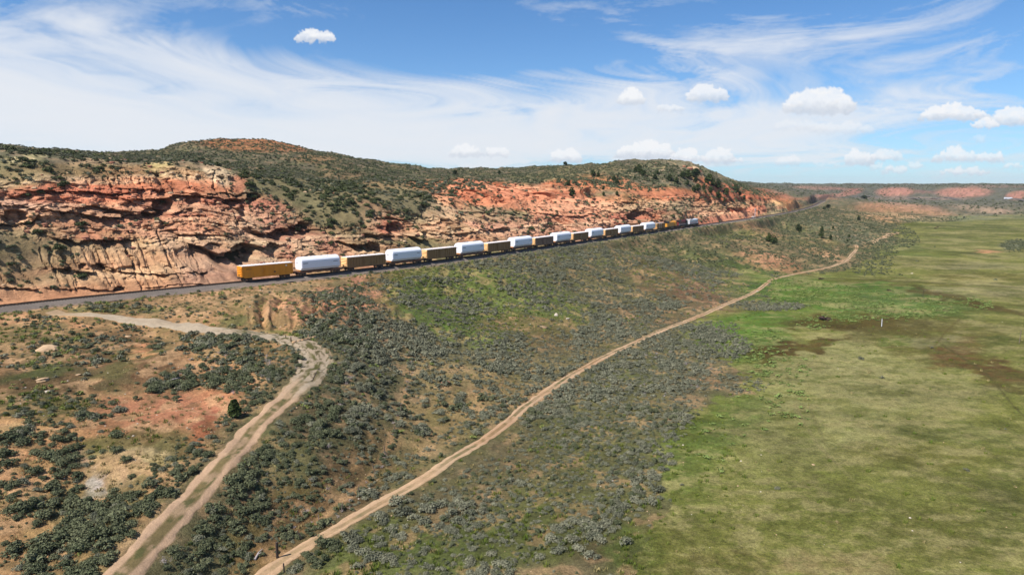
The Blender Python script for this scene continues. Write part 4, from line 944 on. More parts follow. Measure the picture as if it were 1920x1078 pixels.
HL, HW = 7.3, 1.6          # boxcar half length and half width
def make_boxcar(mbody, mend, mroof, outside_posts=True, mark=None):
    r = empty('boxcar')
    MB().box(0, 0, 2.62, HL * 2, HW * 2, 3.0).build('body', mbody, r)
    rf = MB().prism([(-HW - .03, 4.12), (HW + .03, 4.12), (HW + .03, 4.2), (0, 4.36), (-HW - .03, 4.2)], -HL - .03, HL + .03).build('roof', mroof, r)
    mb = MB()
    for i in range(13): mb.box(-HL + .5 + i * (HL * 2 - 1) / 12, 0, 4.31, .07, HW * 2 - .3, .05)
    mb.build('roof_seam', mroof, rf)
    if outside_posts:
        me = MB().box(0, 0, 0, .11, .10, 2.7).mesh('side_post'); me.materials.append(mbody)
        for s in (-1, 1):
            for i in range(14):
                x = -HL + .15 + i * (HL * 2 - .3) / 13
                if abs(x) < 1.2: continue
                p = link('side_post', me, None, r); p.location = (x, s * (HW + .05), 2.62)
    else:
        me = MB().box(0, 0, 0, .035, .03, 2.9).mesh('side_seam'); me.materials.append(M_DECK if False else mbody)
        for s in (-1, 1):
            for i in range(9):
                x = -HL + .4 + i * (HL * 2 - .8) / 8
                if abs(x) < 1.2: continue
                p = link('side_seam', me, None, r); p.location = (x, s * (HW + .015), 2.62)
    for s in (-1, 1):
        d = MB().box(0, s * (HW + .07), 2.6, 2.5, .08, 2.75).build('door', mbody, r)
        mb = MB()
        for k in range(4): mb.box(0, s * (HW + .13), 1.55 + k * .7, 2.4, .05, .07)
        mb.box(-.95, s * (HW + .15), 2.4, .06, .06, 2.2)
        mb.build('door_rib', mbody, d)
        MB().box(0, s * (HW + .06), 1.12, HL * 1.2, .12, .14).build('door_rail', mbody, r)
        MB().box(0, s * (HW - .1), 1.0, HL * 2 - 1, .12, .26).build('side_sill', M_DECK if mbody is not M_YEL else mbody, r)
    rib = MB().prism([(-HW, -.17), (HW, -.17), (HW, .17), (-HW, .17)], -.01, .01).mesh('tmp')
    mb = MB(); b = 0
    # a rib is a shallow wedge across the end
    mb.v = [(0, -HW + .06, -.19), (0, HW - .06, -.19), (-.20, HW - .06, -.02), (-.20, -HW + .06, -.02), (0, -HW + .06, .16), (0, HW - .06, .16)]
    mb.f = [(0, 1, 2, 3)[::-1], (3, 2, 5, 4)[::-1], (0, 3, 4), (1, 5, 2)]
    ribm = mb.mesh('end_rib'); ribm.materials.append(mend)
    for s in (-1, 1):
        e = MB().box(s * (HL + .02), 0, 2.62, .05, HW * 2 - .02, 2.98).build('end_panel', mend, r)
        for k in range(6):
            p = link('end_rib', ribm, None, e); p.location = (s * (HL + .045), 0, 1.42 + k * .47)
            if s > 0: p.rotation_euler = (0, 0, math.pi)
        mb = MB()
        for yy in (-.35, .1):
            mb.tube((s * (HL + .27), -HW + .35 + yy * .4, 1.1), (s * (HL + .27), -HW + .35 + yy * .4, 3.6), .025, n=4)
        for k in range(7): mb.tube((s * (HL + .27), -HW + .19, 1.25 + k * .38), (s * (HL + .27), -HW + .41, 1.25 + k * .38), .02, n=4)
        mb.build('ladder', mend, r)
        MB().box(s * (HL + .14), .3, 1.7, .18, .45, .45).build('brake_gear', M_TRUCK, r)
    MB().box(0, 0, .95, HL * 2 - .6, .5, .4).build('centre_sill', M_TRUCK, r)
    add_truck(r, -HL + 1.75); add_truck(r, HL - 1.75); couplers(r, HL)
    return r

def make_flat():
    r = empty('flat_car'); hl = 7.45
    MB().box(0, 0, 1.12, hl * 2, 2.7, .14).build('deck', M_DECK, r)
    for s in (-1, 1):
        mb = MB(); mb.prism([(s * 1.3 - .05, .7), (s * 1.3 + .05, .7), (s * 1.3 + .05, 1.05), (s * 1.3 - .05, 1.05)], -hl, hl); mb.build('side_sill', M_DECK, r)
        for k in range(9): MB().box(-6.4 + k * 1.6, s * 1.38, 1.12, .14, .1, .22).build('stake_pocket', M_TRUCK, r)
    MB().box(0, 0, .88, hl * 2 - .6, .6, .34).build('centre_sill', M_TRUCK, r)
    for k in range(3): MB().box(-3 + 3 * k, 0.2, .62, 1.0, 1.4, .35).build('brake_tank' if k == 1 else 'cross_bearer', M_TRUCK, r)
    mb = MB(); mb.tube((-hl + .1, .8, 1.1), (-hl + .1, .8, 2.2), .035, n=5); mb.tube((-hl + .05, .8, 2.15), (-hl + .18, .8, 2.15), .3, n=12); mb.build('hand_brake', M_TRUCK, r)
    add_truck(r, -5.7); add_truck(r, 5.7); couplers(r, hl)
    return r

def make_container():
    """white cover with rounded top, upright sides and chamfered bottom corners"""
    r = empty('white_cargo_cover'); hl = 6.4; hw = 2.0
    prof = [(-1.3, 0), (1.3, 0), (hw, .70), (hw, 2.35)]
    for i in range(1, 12):
        a = math.pi * i / 12; prof.append((hw * math.cos(a), 2.35 + 1.5 * math.sin(a) ** 0.85))
    prof += [(-hw, 2.35), (-hw, .70)]
    mb = MB(); n = len(prof)
    rings = [(-hl, .86, .14), (-hl + .05, .95, .05), (-hl + .25, 1.0, 0), (hl - .25, 1.0, 0), (hl - .05, .95, .05), (hl, .86, .14)]
    for x, k, dz in rings: mb.v += [(x, y * k, 1.9 + (z - 1.9) * k) for y, z in prof]
    for i in range(len(rings) - 1):
        mb.f += [(i * n + j, i * n + (j + 1) % n, (i + 1) * n + (j + 1) % n, (i + 1) * n + j) for j in range(n)]
    b = mb.build('shell', M_WHITE, r)
    mb2 = MB(); mb2.v = [mb.v[j] for j in range(n)] + [mb.v[(len(rings) - 1) * n + j] for j in range(n)]
    mb2.f = [tuple(range(n))[::-1], tuple(n + j for j in range(n))]; mb2.build('end_panel', M_WHITE, r)
    for k, x in enumerate((-hl + .9, -1.6, 2.2, hl - .9)):
        MB().box(x, -hw - .005, 1.25, .07, .05, 1.5).build('joint_strip', M_WHITE, r) if k in (0, 3) else None
    for x in (-2.2, 2.6):
        mb = MB(); mb.tube((x, -1.05, 3.5), (x, -1.12, 3.74), .10, n=6); mb.build('lifting_lug', M_TRUCK, r)
    for x in (-hl + 1.3, hl - 1.6): MB().box(x, -hw - .004, 2.08, 1.5, .012, .16).build('marking_band', M_TXT, r)
    MB().box(-hl - .004, .55, 2.1, .012, .9, .12).build('marking_band', M_TXT, r)
    for x in (-4.6, -1.5, 1.5, 4.6): MB().box(x, 0, -.12, .5, 2.5, .28).build('cradle', M_DECK, r)
    MB().box(-hl + .3, 0, .03, .7, 2.2, .16).build('skid', M_YEL, r)
    return r

def make_hopper():
    r = empty('hopper_car'); h = 6.6
    MB().prism([(-1.35, 1.5), (-1.0, 1.15), (1.0, 1.15), (1.35, 1.5), (1.4, 4.0), (1.0, 4.15), (-1.0, 4.15), (-1.4, 4.0)], -h + 1.1, h - 1.1).build('body', M_TAN, r)
    mb = MB()
    mb.v = [(-h, -1.3, 3.9), (-h, 1.3, 3.9), (-h + 1.1, 1.3, 1.5), (-h + 1.1, -1.3, 1.5), (-h + 1.1, 1.3, 4.05), (-h + 1.1, -1.3, 4.05)]
    mb.f = [(0, 1, 2, 3)[::-1], (0, 5, 4, 1), (0, 3, 5), (1, 4, 2)]
    mb.build('slope_sheet', M_TANE, r)
    mb = MB(); mb.v = [(h - 1.1, -1.3, 1.5), (h - 1.1, 1.3, 1.5), (h, 1.3, 3.9), (h, -1.3, 3.9), (h - 1.1, 1.3, 4.05), (h - 1.1, -1.3, 4.05)]
    mb.f = [(0, 1, 2, 3)[::-1], (3, 2, 4, 5), (0, 3, 5), (1, 4, 2)]; mb.build('slope_sheet', M_TANE, r)
    for x in (-h + 1.1, -2.2, 0, 2.2, h - 1.1):
        for s in (-1, 1): MB().box(x, s * 1.45, 2.7, .16, .12, 2.8).build('side_post', M_ROOF if x in (-2.2, 0) else M_TAN, r)
    MB().box(0, 0, 4.28, h * 2 - .6, 1.2, .1).build('roof_walk', M_ROOF, r)
    for x in (-4, -1.4, 1.4, 4): MB().box(x, 0, 4.22, 1.2, .8, .18).build('hatch', M_ROOF, r)
    for x in (-3, 0, 3): MB().box(x, 0, .85, 1.5, 1.6, .6).build('discharge_gate', M_TRUCK, r)
    MB().box(0, 0, .95, h * 2, .5, .4).build('centre_sill', M_TAN, r)
    for s in (-1, 1): MB().box(s * (h - .4), 0, 1.15, .9, 2.6, .12).build('end_platform', M_TANE, r)
    add_truck(r, -h + 1.6); add_truck(r, h - 1.6); couplers(r, h + .2)
    return r

def make_loco(mhood, mcab, mroof, mstripe, hl=8.7, fat=False):
    """six axle diesel: long hood to -x, cab and short nose to +x"""
    r = empty('diesel_locomotive')
    MB().box(0, 0, 1.3, hl * 2, 2.8, .28).build('frame', M_BLK, r)
    w = 1.25 if fat else .98
    hood = MB().prism([(-w, 1.44), (w, 1.44), (w, 3.95), (w - .3, 4.25), (-w + .3, 4.25), (-w, 3.95)], -hl + 1.0, hl - 4.4).build('hood', mhood, r)
    for x in (-5.6, -3.6, -1.6, .4, 2.4): 
        for s in (-1, 1): MB().box(x, s * (w + .012), 2.9, 1.4, .03, 1.1).build('hood_door', mhood, hood)
    MB().prism([(-1.35, 3.6), (1.35, 3.6), (1.35, 4.3), (.9, 4.55), (-.9, 4.55), (-1.35, 4.3)], -hl + .9, -hl + 4.0).build('radiator', mroof, r)
    for x in (-hl + 1.7, -hl + 3.0): MB().tube((x, 0, 4.55), (x, 0, 4.62), .6, n=14).build('fan', M_BLK, r)
    MB().box(-.5, 0, 4.42, 1.3, .5, .35).build('exhaust_stack', M_BLK, r)
    cab = MB().prism([(-1.4, 1.44), (1.4, 1.44), (1.4, 3.9), (1.0, 4.45), (-1.0, 4.45), (-1.4, 3.9)], hl - 4.35, hl - 2.1).build('cab', mcab, r)
    for s in (-1, 1):
        for x in (hl - 3.75, hl - 2.75): MB().box(x, s * 1.41, 3.25, .7, .03, .65).build('window', M_GLASS, cab)
        MB().box(hl - 2.09, s * .65, 3.45, .03, .9, .6).build('window', M_GLASS, cab)
    MB().prism([(-1.0, 1.44), (1.0, 1.44), (1.0, 2.7), (.75, 2.95), (-.75, 2.95), (-1.0, 2.7)], hl - 2.1, hl - .55).build('nose', mcab, r)
    MB().box(hl - .52, 0, 2.3, .05, 1.9, .25).build('stripe', mstripe, r)
    for s in (-1, 1): MB().box(-.8, s * (w + .035), 2.0, hl * 1.5, .02, .16).build('stripe', mstripe, r)
    mb = MB(); mb.tube((0, -.9, .8), (0, -.9, .8001), .01); 
    MB().prism([(-1.3, .45), (1.3, .45), (1.4, .8), (1.4, 1.16), (-1.4, 1.16), (-1.4, .8)], -2.6, 2.6).build('fuel_tank', M_BLK, r)
    for s in (-1, 1):
        mb = MB()
        for k in range(13): mb.tube((-hl + .4 + k * (hl * 2 - .8) / 12, s * 1.36, 1.44), (-hl + .4 + k * (hl * 2 - .8) / 12, s * 1.36, 2.35), .025, n=4)
        mb.tube((-hl + .4, s * 1.36, 2.35), (hl - .4, s * 1.36, 2.35), .03, n=4); mb.build('handrail', mstripe, r)
        MB().box(s * (hl + .05), 0, .85, .15, 2.2, .8).build('pilot', M_BLK, r)
        MB().box(s * (hl - .35), 0, .9, .5, 2.7, .12).build('step', M_BLK, r)
    MB().box(hl - .56, 0, 2.65, .1, .5, .2).build('headlight', M_TXTW, r)
    add_truck(r, -hl + 3.0, True); add_truck(r, hl - 3.0, True); couplers(r, hl + .1)
    return r

def place_on_track(o, s, lift=0.0):
    x, y, tx, ty = [float(v) for v in track_at(s)]
    o.location = (x, y, 0.005 + lift); o.rotation_euler = (0, 0, math.atan2(ty, tx))

def copy_tree(o, parent=None):
    c = o.copy(); COL.objects.link(c)
    if parent is not None: c.parent = parent
    for ch in list(o.children): copy_tree(ch, c)
    return c

# arc length of the photo point where the first car begins
_uu, _vv = proj(_xs, _ys, 0 * _xs)
S_FIRST = float(np.interp(449, _uu[_ys > 90], _ss[_ys > 90])); S_LAST = float(np.interp(1308, _uu[(_ys > 90)], _ss[_ys > 90]))
PITCHC = (S_LAST - S_FIRST - 0.6) / (17 + 3 * 1.14)
yb = make_boxcar(M_YEL, M_YEL, M_ROOF, outside_posts=False)
meta(yb, 'bright yellow smooth-sided boxcar with a white roof, rearmost car of the train', 'boxcar', 'cars of the freight train')
for p in yb.children:
    if p.name.startswith('end_panel'):
        p['label'] = 'yellow corrugated end panel'
text(yb, '499031', -6.2, -HW - .012, 3.1, .55, M_BLK); MB().box(5.4, -HW - .01, 3.5, .5, .02, .4).build('stencil', M_TXTW, yb)
MB().box(1.9, -HW - .13, 2.0, .5, .02, .35).build('stencil', M_BLK, yb)
place_on_track(yb, S_FIRST + HL + .25)
tan = make_boxcar(M_TAN, M_TANE, M_ROOF); tan2 = make_boxcar(M_TAN2, M_TANE, M_ROOF)
flat0 = make_flat(); cont0 = make_container()
ORD = ['first', 'second', 'third', 'fourth', 'fifth', 'sixth', 'seventh', 'eighth']
ci = bi = 0; used = set()
def use(proto):
    if id(proto) in used: return copy_tree(proto)
    used.add(id(proto)); return proto
for k in range(1, 16):
    s = S_FIRST + k * PITCHC + HL + .25
    if k % 2 == 1:
        f_ = use(flat0); place_on_track(f_, s); c_ = use(cont0); place_on_track(c_, s, 1.47)
        meta(f_, f'low brown flat car under the {ORD[ci]} white cargo cover from the yellow boxcar', 'flat car', 'cars of the freight train')
        meta(c_, f'{ORD[ci]} white round-topped cargo cover from the yellow boxcar, strapped on a flat car', 'cargo cover', 'white cargo covers on flat cars')
        ci += 1
    else:
        b_ = use(tan2 if bi == 3 else tan); place_on_track(b_, s)
        ex = ', greyer brown' if bi == 3 else ''
        meta(b_, f'{ORD[bi]} ribbed tan boxcar from the rear, between white covers' + ex if bi < 7 else 'x', 'boxcar', 'cars of the freight train')
        bi += 1
hp = make_hopper(); meta(hp, 'short tan hopper car with pale roof walk behind the engines', 'hopper car', 'cars of the freight train'); place_on_track(hp, S_FIRST + 16 * PITCHC + HL + .2)
e0 = S_FIRST + 17 * PITCHC
LP = PITCHC * 1.14
l1 = make_loco(M_ORG, M_ORG, M_BLK, M_ORG); meta(l1, 'dusty yellow diesel locomotive with grey roof, rearmost of three engines', 'locomotive', 'locomotives at the head of the train'); place_on_track(l1, e0 + LP * .5 - .3)
l2 = make_loco(M_MAR, M_BLK, M_BLK, M_SIL); meta(l2, 'black and maroon diesel locomotive in the middle of the three engines', 'locomotive', 'locomotives at the head of the train'); place_on_track(l2, e0 + LP * 1.5 - .3)
l3 = make_loco(M_SIL, M_SIL, M_ROOF, M_RED, fat=True); meta(l3, 'silver white diesel locomotive leading the train, black below the frame', 'locomotive', 'locomotives at the head of the train'); place_on_track(l3, e0 + LP * 2.5 - .3)
# ------------------------------------------------------------------ plants
rng = np.random.default_rng(11)
def leaf_blob(name, n, size, lobes, mat, flat=0.8, stems=True, seed=0, up=0.5, tri=False, inner=0.35):
    """many small leaf clumps spread through several lobes"""
    g = np.random.default_rng(seed); mb = MB()
    V = []; F = []
    for i in range(n):
        cx, cy, cz, r = lobes[g.integers(len(lobes))]
        d = g.normal(size=3); d /= np.linalg.norm(d); d[2] = abs(d[2]) if g.random() < 0.8 else d[2]
        k = r * (inner + (1 - inner) * g.random() ** 0.5)
        p = np.array([cx + d[0] * k, cy + d[1] * k, max(cz + d[2] * k * flat, 0.03)])
        nrm = d * 1.0 + g.normal(size=3) * 0.55 + np.array([0, 0, up]); nrm /= np.linalg.norm(nrm)
        a = np.cross(nrm, g.normal(size=3)); a /= np.linalg.norm(a); b = np.cross(nrm, a)
        s = size * (0.6 + 0.8 * g.random()); b0 = len(V)
        if tri:
            V += [p + a * s, p - a * s * .6 + b * s * .8, p - a * s * .5 - b * s * .8]; F.append((b0, b0 + 1, b0 + 2))
        else:
            V += [p + a * s, p + b * s * .65 + nrm * s * .25, p - a * s, p - b * s * .65 + nrm * s * .2]; F.append((b0, b0 + 1, b0 + 2, b0 + 3))
    mb.v = [tuple(v) for v in V]; mb.f = F
    if stems:
        for cx, cy, cz, r in lobes[:5]: mb.tube((cx * .2, cy * .2, 0), (cx * .9, cy * .9, cz * .9), .035, .02, n=3)
    me = mb.mesh(name); me.materials.append(mat); return me
M_SAGE = foliage_mat('sagebrush_leaf', (92, 94, 76), (126, 124, 102))
M_SAGED = foliage_mat('dark_sagebrush_leaf', (72, 78, 54), (104, 106, 78))
M_RABBIT = foliage_mat('rabbitbrush_leaf', (90, 102, 50), (128, 130, 72))
M_DEAD = foliage_mat('dead_brush_twigs', (142, 132, 130), (170, 158, 152), 0.3)
M_JUN = foliage_mat('juniper_leaf', (42, 54, 26), (64, 74, 36), 0.4)
M_BARK = paint('juniper_bark', (96, 78, 62), .9)
M_GRASS = foliage_mat('grass_blade', (76, 94, 32), (108, 114, 50))
M_DRY = foliage_mat('dry_tuft', (130, 120, 78), (158, 142, 98))
M_WEED = foliage_mat('broadleaf_weed', (96, 112, 58), (120, 132, 74))

def sage_lobes(seed):
    g = random.Random(seed); out = []
    for i in range(g.randint(6, 10)):
        a = g.uniform(0, 6.28); r = g.uniform(.1, .5); out.append((math.cos(a) * r, math.sin(a) * r, g.uniform(.16, .42) * (1.2 - r), g.uniform(.26, .42)))
    return out
SAGE_HI = [leaf_blob('sagebrush', 420, .075, sage_lobes(i), m, seed=i) for i, m in ((1, M_SAGE), (2, M_SAGE), (3, M_SAGED), (4, M_SAGED), (5, M_SAGE), (6, M_SAGED))]
SAGE_LO = [leaf_blob('sagebrush_low', 110, .125, sage_lobes(i + 20), m, seed=i + 30, stems=False) for i, m in ((1, M_SAGE), (2, M_SAGE), (3, M_SAGED), (4, M_SAGED))]
SAGE_XL = [leaf_blob('sagebrush_far', 26, .26, sage_lobes(i + 40), m, seed=i + 50, stems=False, inner=.5) for i, m in ((1, M_SAGED), (2, M_SAGED), (3, M_SAGED))]
RAB = [leaf_blob('rabbitbrush', 70, .15, sage_lobes(i + 60), M_RABBIT, seed=i + 70, stems=False) for i in range(2)]
DEAD = [leaf_blob('dead_brush', 90, .05, sage_lobes(i + 80), M_DEAD, seed=i + 80, stems=True, inner=.1) for i in range(2)]
M_BRUSH = foliage_mat('dark_mountain_brush', (58, 66, 38), (88, 92, 58))
BRUSH = [leaf_blob('mountain_brush', 240, .13, sage_lobes(i + 90), M_BRUSH, seed=i + 90, stems=False) for i in range(2)]
def tuft(name, n, h, r, mat, seed):
    g = random.Random(seed); mb = MB()
    for i in range(n):
        a = g.uniform(0, 6.28); q = r * math.sqrt(g.random()); x, y = q * math.cos(a), q * math.sin(a)
        l = h * g.uniform(.5, 1); dx, dy = x * .7 + g.uniform(-.1, .1), y * .7 + g.uniform(-.1, .1); w = .035 + .03 * h; b = len(mb.v)
        c, s = math.cos(a + 1.57) * w, math.sin(a + 1.57) * w
        mb.v += [(x - c, y - s, 0), (x + c, y + s, 0), (x + dx * l, y + dy * l, l)]; mb.f.append((b, b + 1, b + 2))
    me = mb.mesh(name); me.materials.append(mat); return me
TUFT = [tuft('grass_tuft', 26, .4, .35, M_GRASS, 1), tuft('dry_tuft', 26, .35, .32, M_DRY, 2), leaf_blob('weed_clump', 26, .10, [(0, 0, .12, .3), (.3, .1, .1, .25), (-.2, .3, .1, .25)], M_WEED, seed=5, stems=False)]

# ---- where plants grow: (px,py,rx,ry,rot,density) of sage; 1 = closed cover
SDENS = [(640,770,170,110,-30,.95),(560,860,130,90,-35,.95),(420,960,160,110,-40,.95),(620,690,90,60,10,.9),(700,650,130,60,10,.95),(650,600,90,50,20,.9),(780,690,130,50,0,.7),(860,760,170,70,0,.55),(980,680,160,60,0,.7),(560,1000,160,80,-35,.75),(700,930,110,60,-35,.6),
 (480,690,90,60,20,1),(430,660,90,36,10,.9),(350,715,70,22,-10,.9),(300,900,170,26,-42,1),(200,990,110,60,-30,.9),(150,1050,110,50,0,.8),(420,800,90,22,-42,1),(60,1050,90,40,0,.6),(80,940,110,90,0,.35),(60,860,120,60,0,.4),(120,770,110,34,0,.4),(320,760,60,20,0,.15),(180,620,140,40,6,.35),(100,670,120,30,0,.35),
 (900,1000,230,110,-25,.75),(1100,880,190,120,-40,.85),(1180,780,160,90,-35,.95),(1230,700,120,60,-10,1),(1290,650,110,40,0,.95),(1380,720,60,16,5,1),(1100,720,120,40,-35,.7),(960,900,150,40,-30,.85),(1440,575,70,9,0,.9),(1330,615,60,12,0,.5),
 (980,630,160,40,10,.7),(1080,560,160,60,20,.55),(1120,620,120,30,-10,.9),(1230,570,120,24,-20,.75),(860,570,160,50,20,.45),(1150,490,160,40,10,.6),(1280,470,120,40,15,.85),(1360,450,120,30,15,.7),(1400,480,90,30,15,.5),(1450,465,90,30,15,.5),(1560,460,120,40,20,.85),(1620,470,60,30,0,.95),(1600,430,120,30,10,.9),(1530,500,60,14,0,.9),(1520,420,110,30,10,.8),
 (650,320,260,40,10,.9),(350,285,260,26,0,.9),(80,290,200,20,0,.8),(1000,322,200,20,0,.85),(1180,330,140,26,0,.8),(900,335,90,12,5,.5),(620,390,100,46,15,.75),(560,350,90,30,10,.8),(780,390,70,46,15,.6),(120,325,140,20,0,.75),(50,470,80,60,0,.6),(1270,400,40,14,-40,.9),(870,415,110,20,10,.35),(1020,430,140,20,5,.35),(1200,410,100,20,0,.3),(1370,380,60,14,5,.4),(1450,355,120,14,3,.8),(1450,388,14,8,0,.9),(720,460,70,20,30,.6),(690,430,60,30,30,.5),
 (1620,360,60,10,0,.9),(1700,380,120,6,4,.8),(1860,385,80,10,0,.9),(1750,350,200,6,0,.9),(560,560,60,10,0,.3),(840,505,100,12,-8,.35),(1000,480,160,14,-10,.4),(700,545,80,14,0,.3),(250,585,200,12,3,.3),(1905,462,30,12,0,.8),(1720,410,100,8,0,.5),(1880,400,60,6,0,.9)]
SHOLE = [(300,785,90,34,-8,.95),(265,662,24,10,0,1),(180,910,34,40,10,1),(240,850,80,30,-10,.8),(150,700,100,40,0,.6),(900,740,60,20,0,.4),(1020,610,70,20,0,.8),(1250,535,90,24,15,.85),(530,580,60,26,0,.8),(385,790,40,14,-50,.9),(1000,372,170,18,8,.9),(1090,395,60,18,0,.8),(940,600,60,16,0,.7),(1180,640,16,8,0,.5)]
def density(U, V, table=SDENS, base=0.05):
    dn = np.full(U.shape, base, np.float32)
    for px, py, rx, ry, ro, k in table:
        lim = (np.abs(U - px) < max(rx, ry) * 1.4) & (np.abs(V - py) < max(rx, ry) * 1.4)
        if lim.any(): dn[lim] = np.maximum(dn[lim], sstep(1.3, 0.7, ell(U[lim], V[lim], px, py, rx, ry, ro)) * k)
    return dn
def line_dist(L, x, y):
    P = L[0][::4]; best = np.full(x.shape, 1e9)
    for i in range(0, len(x), 20000):
        sl = slice(i, i + 20000)
        best[sl] = np.sqrt(((x[sl, None] - P[:, 0]) ** 2 + (y[sl, None] - P[:, 1]) ** 2).min(1))
    return best
# candidates from the ground sheet: even over the land's area
def cells(X, Y, Z):
    a = np.abs((X[1:, :-1] - X[:-1, :-1]) * (Y[:-1, 1:] - Y[:-1, :-1]) - (Y[1:, :-1] - Y[:-1, :-1]) * (X[:-1, 1:] - X[:-1, :-1]))
    return a
A = cells(GX, GY, GZ); Rc = RR[:-1, :-1]
ok = (Rc > 45) & (GD[:-1, :-1] < CL_D0 - 9) | (GD[:-1, :-1] > CL_D1 - 4) | (_sg[:-1, :-1] > S_HI) & (np.abs(GD[:-1, :-1]) > 9)
def scatter(per_m2, n_max, dens, rmin, rmax, seed):
    """pick cells in proportion to area x density, jitter inside the cell"""
    g = np.random.default_rng(seed)
    wgt = A * dens[:-1, :-1] * ok * (Rc > rmin) * (Rc < rmax) * per_m2
    n = int(min(wgt.sum(), n_max)); p = (wgt / wgt.sum()).ravel()
    k = g.choice(p.size, n, p=p); i, j = np.unravel_index(k, A.shape)
    a, b = g.random(n), g.random(n)
    x = GX[i, j] * (1 - a) * (1 - b) + GX[i + 1, j] * a * (1 - b) + GX[i, j + 1] * (1 - a) * b + GX[i + 1, j + 1] * a * b
    y = GY[i, j] * (1 - a) * (1 - b) + GY[i + 1, j] * a * (1 - b) + GY[i, j + 1] * (1 - a) * b + GY[i + 1, j + 1] * a * b
    return x, y
def clump(x, y, sc, seed): return sstep(-0.55, 0.55, fbm(x / sc, y / sc, seed, 3))
dsage = density(GU, GV)
for px, py, rx, ry, ro, k in SHOLE: dsage *= 1 - k * sstep(1.2, .8, ell(GU, GV, px, py, rx, ry, ro))
vis = (GU > -260) & (GU < 2180)
vis2 = vis & (GV < 1250)
inmead = np.where(GFLAT > 0, np.where(dsage > 0.3, 1.0, 0.02), 1.0)
FPATH = [(771,640),(768,700),(752,775),(722,850),(672,925),(600,985)]
dsage = dsage * vis2 * inmead * (1 - .9 * linemask(FPATH, GU + 12, GV, 7))
dsage = dsage * (0.5 + 0.5 * clump(GX, GY, 3.0, 301)) * (0.6 + 0.4 * clump(GX, GY, 16, 303))

pts_all = []
def put(x, y, z, smin, smax, kinds, seed, bias=None):
    g = np.random.default_rng(seed); n = len(x)
    s = smin + (smax - smin) * g.random(n) ** 1.6
    pts_all.append((x, y, z, s, kinds[g.integers(0, len(kinds), n)], g.random(n) * 6.283))

def near_roads(x, y, wd=1.6):
    k = np.ones(len(x), bool)
    k &= line_dist(L_DIRT, x, y) > wd; k &= line_dist(L_OLD, x, y) > wd + .8
    return k
x, y = scatter(3.2, 70000, dsage, 45, 330, 1)
m_ = near_roads(x, y, 1.5); x, y = x[m_], y[m_]; z = height(x, y)
rr0 = np.hypot(x, y); g = np.random.default_rng(3)
size = (0.30 + 0.78 * g.random(len(x)) ** 2.4) * (1 + 0.15 * sstep(1000, 640, proj(x, y, z)[0]) * sstep(550, 650, proj(x, y, z)[1]))
size *= np.clip(0.65 + 0.6 * clump(x, y, 9, 305), .6, 1.3)
# the bushes that show largest become things of their own
U_, V_ = proj(x, y, z)
inview = (U_ > -20) & (U_ < 1940) & (V_ < 1100)
px_size = np.where(inview, size / rr0, 0)
big = np.argsort(-px_size)[:300]
isbig = np.zeros(len(x), bool); isbig[big] = True
LAND = [(440,765,'the lone conical juniper'),(565,640,'the fallen log at the hairpin bend'),(330,720,'the long dead branch inside the bend'),(500,690,'the inner edge of the hairpin bend'),(610,690,'the outer edge of the hairpin bend'),(180,915,'the white washed-out gully'),
  (30,1060,'the bottom left corner'),(250,1040,'the lower ruts of the old road'),(60,750,'the green patch by the left edge'),(150,690,'the brown grass patch'),(522,1045,'the thick fence post'),(380,930,'the rutted middle stretch of the old road'),(330,770,'the bare orange hollow'),
  (450,860,'the last paved stretch of the old road'),(700,885,'the leaning posts of the old fence'),(770,640,'the top of the old fence line'),(835,717,'the pink slab in the scrub'),(640,1000,'the lowest stretch of the dirt track'),(800,900,'the middle stretch of the dirt track'),
  (1000,757,'the upper straight of the dirt track'),(1220,920,'the bulge of bright meadow grass'),(1190,1045,'the two bare spots at the meadow edge'),(1150,665,'the point where the dirt track bends flatter'),(1380,720,'the tip of scrub reaching into the meadow'),(900,1070,'the bottom edge under the grassy scrub')]
def zone(u, v, s, dark):
    l = min(LAND, key=lambda l: (l[0] - u) ** 2 + ((l[1] - v) * 1.3) ** 2); dx, dy = u - l[0], v - l[1]; q = math.hypot(dx, dy)
    side = ('right of' if dx > 0 else 'left of') if abs(dx) > abs(dy) * 1.2 else ('below' if dy > 0 else 'above')
    far_ = 'close ' if q < 45 else '' if q < 110 else 'well '
    sz = 'large' if s > 1.35 else 'middling' if s > .95 else 'small'; tn = 'dark grey-green' if dark else 'pale grey'
    return f"{sz} {tn} sagebrush {far_}{side} {l[2]}", f"{sz} {tn.split()[0]} sagebrush {far_}{side} {l[2]}"
for i in big:
    mi = int(g.integers(0, 2)) if U_[i] > 640 else [2, 3, 5][int(g.integers(0, 3))]; me = SAGE_HI[mi]
    o = link('sagebrush', me); o.location = (x[i], y[i], z[i] - .05); s = size[i] * 1.12
    o.scale = (s, s * g.uniform(.8, 1.1), s * g.uniform(.85, 1.15)); o.rotation_euler = (0, 0, g.uniform(0, 6.28))
    lb, gp = zone(U_[i], V_[i], s, mi >= 2); meta(o, lb, 'shrub', gp)
r_ = ~isbig
x, y, z, size, U_, rr0 = x[r_], y[r_], z[r_], size[r_], U_[r_], rr0[r_]
kind = np.where(rr0 < 125, np.where(U_ > 640, g.integers(0, 3, len(x)), g.integers(2, 6, len(x))), np.where(U_ > 700, 6 + g.integers(0, 2, len(x)), 6 + g.integers(0, 4, len(x))))
pts_all.append((x, y, z - .05, size * 1.12, kind, g.random(len(x)) * 6.283))
# hillsides further off
x, y = scatter(0.5, 74000, dsage, 330, 1000, 5); z = height(x, y)
m_ = line_dist(L_DIRT, x, y) > 2.6; x, y, z = x[m_], y[m_], z[m_]
put(x, y, z - .05, .55, 1.5, np.array([10, 11, 12, 10]), 6)
x, y = scatter(0.05, 14000, dsage, 1000, 2600, 7); z = height(x, y); put(x, y, z, 1.6, 3.6, np.array([11, 12]), 8)
